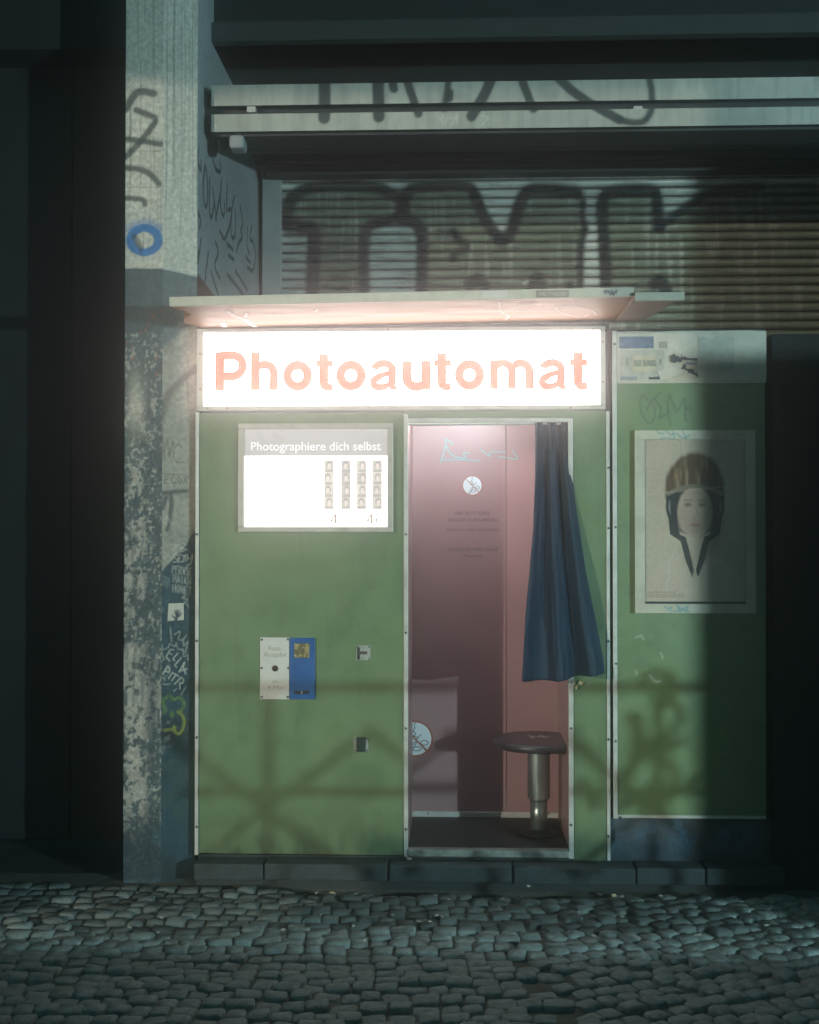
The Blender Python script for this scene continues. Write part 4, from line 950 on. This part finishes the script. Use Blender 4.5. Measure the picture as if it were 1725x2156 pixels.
# torn bills
bills = thing('torn_bills', 'torn layered paper bills pasted above the green side panel', 'posters')
def paper(u0, v0, u1, v1, m, y, name='paper_scrap', rag=0.0, rot=0.0, parent=None):
    x0, x1, z0, z1 = RECT(u0, v0, u1, v1); bm = bmesh.new(); pts = []; n = 9
    for i in range(n): pts.append((x0 + (x1 - x0) * i / (n - 1), z0 + random.uniform(0, rag * .4)))
    for i in range(n): pts.append((x1 - (x1 - x0) * i / (n - 1), z1 - random.uniform(0, rag)))
    cx_, cz_ = (x0 + x1) / 2, (z0 + z1) / 2; c_, s__ = math.cos(rot), math.sin(rot)
    q = [(cx_ + (x - cx_) * c_ - (z - cz_) * s__, cz_ + (x - cx_) * s__ + (z - cz_) * c_) for x, z in pts]
    f = [bm.verts.new((x, y, z)) for x, z in q]; g = [bm.verts.new((x, y + .0015, z)) for x, z in q]
    bm.faces.new(f); bm.faces.new(g[::-1])
    for i in range(len(f)): j = (i + 1) % len(f); bm.faces.new((f[i], g[i], g[j], f[j]))
    return bm_obj(name, bm, m, parent or bills)
PB = mat('grey_paper', (.40, .39, .34), .8, var=.2, vscale=30); PC = mat('cream_paper', (.50, .44, .33), .8, var=.15, vscale=30); PD = mat('olive_paper', (.27, .27, .22), .8, var=.3, vscale=50)
def pq(a, b, c_, d, *r, **k): return paper(1252.6 + a * .12205, 684.2 + b * .12205, 1252.6 + c_ * .12205, 684.2 + d * .12205, *r, **k)
pq(385, 95, 2960, 960, M_PAPER, -.0015, rag=.006)
pq(420, 200, 1015, 405, M_PAPERBLUE, -.0035); pq(430, 420, 1200, 960, PB, -.0036, rag=.004); pq(650, 530, 1050, 800, PC, -.0055); pq(830, 610, 1050, 715, PD, -.0072); pq(670, 610, 800, 715, PD, -.0072)
pq(530, 560, 585, 720, PD, -.0055, rag=.01); pq(1110, 560, 1150, 690, PD, -.0055, rag=.01); pq(430, 880, 820, 962, PB, -.0075, rag=.004); pq(440, 885, 720, 960, mat('bluegrey_paper', (.22, .25, .27), .8, var=.3, vscale=60), -.0094, rag=.003)
pq(930, 870, 1220, 966, M_PAPERDARK, -.0058, rag=.01); pq(1250, 120, 1740, 470, M_PAPER, -.0037, rag=.012); pq(1110, 290, 1240, 400, PD, -.0037); pq(1090, 680, 1740, 880, M_PAPER, -.0077, rot=.35, rag=.002); pq(1240, 880, 1740, 965, PC, -.0096, rag=.01)
pq(1300, 490, 1500, 660, M_PAPERDARK, -.0098, rag=.02); pq(1400, 545, 1760, 620, M_PAPERDARK, -.0115, rot=-.1, rag=.01); pq(1490, 720, 1800, 850, M_PAPERDARK, -.0117, rot=-.5, rag=.02); pq(1560, 640, 1740, 690, M_PAPERBLUE, -.0118, rag=.004)
pq(1780, 200, 2400, 800, PB, -.0038, rag=.01)
# framed poster
post = thing('framed_poster', 'framed portrait poster of a person in a leather helmet on the green panel', 'poster')
fo = RECT(1335.5, 907, 1588, 1290.5); fi = RECT(1356, 925.5, 1567, 1271)
X, Z = wall_grid(fi[0], fi[1], fi[2], fi[3], .0026)
p = Paint(X, Z, (0.40, 0.345, 0.275)); n = fbm(X, Z, 6, 5); p.mix((0.31, 0.265, 0.215), sstep(.4, .65, n) * .5)
hx = W(1462, 1060)[0]
def e(cx, cv, rx, rv): return np.hypot((X - W(cx, cv)[0]) / (rx * .00186), (Z - W(cx, cv)[1]) / (rv * .00186))
HELM, STRAP, SKIN = (0.085, 0.055, 0.036), (0.028, 0.034, 0.036), (0.42, 0.33, 0.26)
body = in_poly(X, Z, [W(u, v) for u, v in ((1360, 1215), (1400, 1180), (1430, 1165), (1494, 1165), (1525, 1180), (1564, 1215), (1564, 1271), (1360, 1271))])
p.mix((.44, .37, .30), body * .8)
p.mix(SKIN, in_poly(X, Z, [W(u, v) for u, v in ((1438, 1110), (1486, 1110), (1490, 1190), (1434, 1190))]) * .95)
n = fbm(X, Z, 90, 4, 14)
p.mix(HELM, 1 - sstep(.90, 1.06, e(1462, 1030, 62, 76) + .10 * (n - .5))); p.mix((.30, .22, .14), (1 - sstep(.8, 1, e(1462, 1025, 56, 70))) * sstep(.42, .7, n) * .75)
p.mix(STRAP, (1 - sstep(.98, 1.02, e(1462, 1065, 60, 62))) * (Z < W(1462, 1032)[1]))
for sgn in (-1, 1):
    p.mix(STRAP, in_poly(X, Z, [W(1462 + sgn * a, b) for a, b in ((62, 1040), (52, 1125), (30, 1140), (40, 1060))]) * .97)
    p.mix(STRAP, in_poly(X, Z, [W(1462 + sgn * a, b) for a, b in ((34, 1125), (20, 1180), (6, 1215), (2, 1200), (14, 1150), (20, 1130))]) * .95)
    p.mix((.3, .33, .33), in_poly(X, Z, [W(1462 + sgn * a, b) for a, b in ((54, 1050), (56, 1070), (52, 1085), (51, 1060))]) * .5)
p.mix(SKIN, (1 - sstep(.86, 1.06, e(1462, 1078, 37, 55)))); p.mix((.27, .21, .17), (1 - sstep(.75, 1.0, e(1462, 1078, 37, 55))) * sstep(.0, 1.0, e(1470, 1070, 34, 50)) * .55)
p.mix((.30, .225, .18), (1 - sstep(.6, 1.1, e(1436, 1095, 12, 30))) * .5); p.mix((.30, .225, .18), (1 - sstep(.6, 1.1, e(1490, 1095, 10, 30))) * .4)
for sgn in (-1, 1): p.mix((.10, .075, .06), (1 - sstep(.3, 1.3, e(1462 + sgn * 15, 1063, 9, 5))) * .85); p.stroke([W(1462 + sgn * 7, 1054), W(1462 + sgn * 22, 1053)], .006, (.13, .095, .075), .7, .004)
p.stroke([W(1464, 1068), W(1467, 1086), W(1460, 1090)], .004, (.26, .18, .14), .7, .002); p.mix((.28, .12, .10), (1 - sstep(.8, 1.1, e(1462, 1105, 12, 3.4))) * .8)
p.stroke([W(u, v) for u, v in smooth_pts([(1406, 1040), (1430, 1028), (1462, 1022), (1494, 1028), (1518, 1040)])], .016, (.17, .15, .12), .95, .003)
p.stroke([W(u, v) for u, v in ((1402, 1245), (1408, 1182), (1420, 1160))], .004, (.5, .52, .52), .5, .003)
p.mix((.03, .04, .045), (Z < W(1400, 1266.5)[1]) * (Z > W(1400, 1271.5)[1]))
for v, w0, w1 in ((1246.5, 1361, 1422), (1251.5, 1361, 1438), (1256, 1361, 1440)):
    u = w0
    while u < w1:
        l = random.uniform(3, 10); p.stroke([W(u, v), W(min(u + l, w1), v)], .0042, (.12, .10, .085), .55, .0018); u += l + 3
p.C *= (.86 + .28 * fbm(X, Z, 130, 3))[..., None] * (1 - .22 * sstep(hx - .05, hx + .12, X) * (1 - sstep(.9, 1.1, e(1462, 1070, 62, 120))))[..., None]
p.stroke([(fi[0], fi[2] + .42), (fi[1], fi[2] + .46)], .003, (.5, .45, .38), .35, .002); p.stroke([(fi[0] + .13, fi[2]), (fi[0] + .14, fi[3])], .002, (.24, .2, .16), .35, .001)
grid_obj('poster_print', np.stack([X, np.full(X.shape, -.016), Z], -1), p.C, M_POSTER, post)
PF = mat('cream_frame', (1, 1, 1), .5, var=.08, vscale=20, attr=True)
for (a, b, c_, d) in ((fo[0], fo[1], fi[3], fo[3]), (fo[0], fo[1], fo[2], fi[2]), (fo[0], fi[0], fi[2] + .0004, fi[3] - .0004), (fi[1], fo[1], fi[2] + .0004, fi[3] - .0004)):
    X, Z = wall_grid(a, b, c_, d, .003); p = Paint(X, Z, (.44, .42, .33)); n = fbm(X, Z, 15, 4); p.mix((.33, .32, .25), sstep(.5, .7, n) * .5)
    TQ_ = (.04, .22, .24)
    for q in ([(390, 125), (410, 150), (470, 150)], [(480, 120), (540, 170), (600, 150), (640, 190), (720, 210)], [(660, 120), (700, 190), (745, 165)], [(430, 205), (500, 195), (580, 215), (560, 130)], [(470, 2000), (500, 2030), (550, 2010), (530, 2060)], [(600, 1990), (660, 2040), (740, 2060)], [(560, 2060), (640, 2050), (720, 2000), (700, 2060)], [(610, 2000), (640, 2070)]):
        p.stroke([W(1305.3 + aa * .1954, 884.2 + bb * .1954) for aa, bb in q], .0048, TQ_, .8, .002)
    f = grid_obj('frame_rail', np.stack([X, np.full(X.shape, -.024), Z], -1), p.C, PF, post)
    box('rail_core', mat('frame_side', (.36, .35, .28), .5), a, b, -.0238, -.0005 - .008, c_, d, f)
# stained base wall under the side panel
X, Z = wall_grid(PX(1287), PX(1625), KZ - .01, PZ(1722.5), .005)
p = Paint(X, Z, (.016, .032, .042)); n1 = fbm(X, Z, 7, 5); n2 = fbm(X, Z, 22, 4); zc = PZ(1752)
p.mix((.035, .10, .17), sstep(.50, .56, n2) * np.exp(-((Z - zc) / .055) ** 2) * .9); p.mix((.05, .07, .09), sstep(.5, .6, n1) * .6); p.mix((.06, .045, .04), sstep(.6, .7, fbm(X + 9, Z, 5, 4)) * .5)
b_ = grid_obj('base_wall', np.stack([X, np.full(X.shape, .022), Z], -1), p.C, M_PAINTED, None); tag(b_, kind='structure')
bc = box('base_wall_core', M_WALLDARK, PX(1287), PX(1625), .025, .5, KZ - .02, PZ(1722.5)); tag(bc, kind='structure')

# ================================================================ litter
def crumple(u, v, y, s, m, name, label, cat):
    x, _ = W(u, v, y); bm = bmesh.new(); bmesh.ops.create_icosphere(bm, subdivisions=2, radius=s)
    for vt in bm.verts: vt.co = vt.co * random.uniform(.65, 1.15); vt.co.z *= .55
    o = bm_obj(name, bm, m); return tag(o, label, cat), x
for (u, v, s, m, nm, lab, cat) in ((861, 1809, .011, M_PAPER, 'paper_ball', 'tiny crumpled white paper at the foot of the left door post', 'litter'),
                                   (699, 1884, .014, MATS['yellow_tape'], 'paper_ball', 'crumpled pale wrapper between cobbles below the photo outlet', 'litter'),
                                   (1293, 1890, .012, MATS['yellow_tape'], 'bottle_cap', 'small tan scrap on the cobbles at the right', 'litter'),
                                   (1112, 1868, .010, M_PAPER, 'paper_ball', 'small pale scrap at the edge of the hollow under the doorway kerb', 'litter')):
    d = ray(u, v); zt = KZ + .004 if v < 1830 else -.004; t = (zt - CAM_Z) / d.z; pnt = (d.x * t, CAM_Y + d.y * t)
    o, _ = crumple(u, v, 0, s, m, nm, lab, cat)
    o.location = (pnt[0], pnt[1], (zt + .002 if v < 1830 else float(ground_z(*pnt)) + .014))

bm = bmesh.new()
for k in range(90):
    x, y = random.uniform(-1.8, 1.6), -random.uniform(.10, .75) ** 1.0; z = float(ground_z(x, y)) + .014; a = random.uniform(0, 6.28); l, w = random.uniform(.004, .013), random.uniform(.002, .006)
    c_, s__ = math.cos(a), math.sin(a); q = [bm.verts.new((x + dx * l * c_ - dy * w * s__, y + dx * l * s__ + dy * w * c_, z + random.uniform(0, .005))) for dx, dy in ((-1, -1), (1, -1), (1.1, 1), (-.8, 1))]; bm.faces.new(q)
lit = bm_obj('scattered_litter', bm, M_PAPER); tag(lit, 'tiny scraps and cigarette ends scattered over the cobbles', kind='stuff')

# ================================================================ railing behind the camera, plus added unseen objects that block light
def to_plane(lampv, pt, y):    # where the ray lamp -> facade point crosses the plane y
    s = (y - lampv.y) / (pt.y - lampv.y); return lampv + (pt - lampv) * s
rail = thing('street_railing', 'dark iron street railing with crossed bars along the kerb', 'railing')
YR = -3.0
def rp(u, v):
    x, z = W(u, v); q = to_plane(LOW_LAMP, Vector((x, 0, z)), YR); return (q.x, YR, q.z)
bm = bmesh.new(); a = rp(400, 1447); b = rp(1640, 1447); bm_bar(bm, (a[0], YR, a[2]), (b[0], YR, b[2]), .020); bm_obj('top_rail', bm, M_STEELDARK, rail)
bm = bmesh.new(); a = rp(380, 1670); b = rp(1640, 1670); bm_bar(bm, (a[0], YR + .012, a[2]), (b[0], YR + .012, b[2]), .015); bm_obj('low_rail', bm, M_STEELDARK, rail)
box('shade_plate', M_STEELDARK, 0.2, 3.6, YR - .06, YR - .05, -.1, 1.55 * (1 - 3.05 / 5.40), rail)  # plate added to keep low-lamp light off the near ground
for uc in (565, 1000, 1385):
    for (du, v0, v1, w) in ((0, 1440, 1900, .012),):
        bm = bmesh.new(); a = rp(uc, v0); x_, y_, z_ = a; bm_bar(bm, a, (x_, YR, -.1), w); bm_obj('post', bm, M_STEELDARK, rail)
    for s in (-1, 1):
        bm = bmesh.new(); a = rp(uc - s * 200, 1690 - 150); b = rp(uc + s * 200, 1690 + 150); bm_bar(bm, (a[0], YR - .02 * s, a[2]), (b[0], YR - .02 * s, b[2]), .012); bm_obj('cross_bar', bm, M_STEELDARK, rail)
for q, w in (([(1350, 1440), (1362, 1418), (1385, 1412), (1412, 1422), (1420, 1450), (1408, 1480), (1385, 1492)], .012), ([(1330, 1500), (1350, 1560), (1330, 1620), (1290, 1660)], .020), ([(1440, 1560), (1400, 1580), (1340, 1560)], .014), ([(1420, 1480), (1440, 1510), (1400, 1560), (1360, 1600)], .012),
             ([(1300, 1700), (1340, 1680), (1400, 1720)], .02), ([(1400, 1590), (1425, 1640), (1405, 1665), (1370, 1650)], .012), ([(1220, 1640), (1250, 1700), (1270, 1690)], .014), ([(1215, 1560), (1260, 1600), (1280, 1640)], .014)):
    bm = bmesh.new(); pts = [rp(*t) for t in smooth_pts(q, 1)]
    for a, b in zip(pts[:-1], pts[1:]): bm_bar(bm, a, b, w)
    bm_obj('shadow_curve', bm, M_STEELDARK, rail)  # curved bars added to cast the tangled shadows at the right
blocker = thing('light_blocker', 'added unseen posts and beam behind the viewer that shade the facade edges', 'light_blocker')  # posts and beam added out of view to darken the facade's outer edges
YV = -6.0
def vp(lampv, u, v, y): 
    x, z = W(u, v); q = to_plane(lampv, Vector((x, 0, z)), y); return q
ql, qr, qt = vp(STREET_LAMP, 258, 1100, YV - .2), vp(STREET_LAMP, 1456, 1100, YV), vp(STREET_LAMP, 900, 166, YV)
box('shade_post', M_STEELDARK, ql.x - .9, ql.x, YV - .2, YV, -.14, 5.0, blocker)
box('shade_post', M_STEELDARK, qr.x, qr.x + 1.2, YV - .2, YV, -.14, 5.0, blocker)
box('shade_beam', M_STEELDARK, ql.x, qr.x, YV - .2, YV, qt.z, 5.0, blocker)
ql2 = vp(LOW_LAMP, 1458, 1100, -3.75); 
qs = W(1462, 1110, 1.5)[0]; qs = 5 + (qs - 5) * (2.25 / 7.5)
box('shade_post', M_STEELDARK, qs, qs + .7, -3.77, -3.70, -.14, 5.0, blocker)  # added to keep low-lamp light off the shutter's right end
near_box = thing('near_shade_box', 'added unseen grey box beside the railing that shades the right margin', 'shade_box')  # unseen box added to hold the low lamp off the right margin
box('shade_box_body', M_RIDGE, ql2.x, ql2.x + .8, -3.75, -3.4, -.1, 1.70, near_box, .008)
box('shade_box_lid', M_RIDGE, ql2.x - .012, ql2.x + .812, -3.762, -3.388, 1.701, 1.735, near_box, .006)
for k in range(2): box('shade_box_door', M_RIDGE, ql2.x + .02 + k * .39, ql2.x + .39 + k * .39, -3.399, -3.385, 0, 1.65, near_box, .004)

far_box = thing('far_shade_box', 'added unseen grey box that shades the cobbles at right', 'shade_box')  # unseen box added to shade the right-hand cobbles from the street lamp
cq = vp(STREET_LAMP, 1010, 1870, -6.0)
box('shade_box_body', M_RIDGE, cq.x, cq.x + 1.0, -6.0, -5.7, -.14, 1.60, far_box, .01)
box('shade_box_lid', M_RIDGE, cq.x - .02, cq.x + 1.02, -6.02, -5.68, 1.60, 1.635, far_box, .006)
for k in range(2): box('shade_box_door', M_RIDGE, cq.x + .02 + k * .49, cq.x + .49 + k * .49, -5.699, -5.68, -.05, 1.55, far_box, .004)

screen = thing('shade_screen', 'added unseen low screen that shades the near cobbles', 'shade_screen')  # row of boards added out of view to shade the foreground cobbles
hz1 = STREET_LAMP.z * (1 - 6.0 / 11.44)
for k in range(9): box('shade_screen_board', M_RIDGE, -7.2 + k * .42, -6.79 + k * .42, -6.05 - .02 * (k % 2), -6.01 - .02 * (k % 2), -.14, hz1, screen, .004)

# ================================================================ added scattering air that stands in for lens bloom at the sign
bm = bmesh.new(); bm_box(bm, -14, 12, -17, 5, -1.4, 5.6)
hz_ = bm_obj('bloom_haze', bm, bpy.data.materials.new('bloom_air')); tag(hz_, kind='stuff')
hm = hz_.data.materials[0]; hm.use_nodes = True; hn = hm.node_tree.nodes; hn.remove(hn['Principled BSDF'])
pv = hn.new('ShaderNodeVolumePrincipled'); pv.inputs['Color'].default_value = (.95, .93, .93, 1); pv.inputs['Density'].default_value = 0.042; pv.inputs['Anisotropy'].default_value = 0.968
hm.node_tree.links.new(pv.outputs[0], hn['Material Output'].inputs['Volume'])

for o in bpy.data.objects:
    if o.parent and o.name.split('.')[0] in ('screws', 'chalk_scrawl', 'scratches', 'torn_tape', 'seat_scratches', 'marker_scrawl', 'pictogram', 'scribble', 'prohibition_mark'): o['kind'] = 'stuff'

for _m in (M_RED, M_HEAD, M_HTEXT, M_PRICE, M_STRIP): _m.cycles.emission_sampling = 'NONE'
hm.cycles.volume_sampling = 'MULTIPLE_IMPORTANCE'
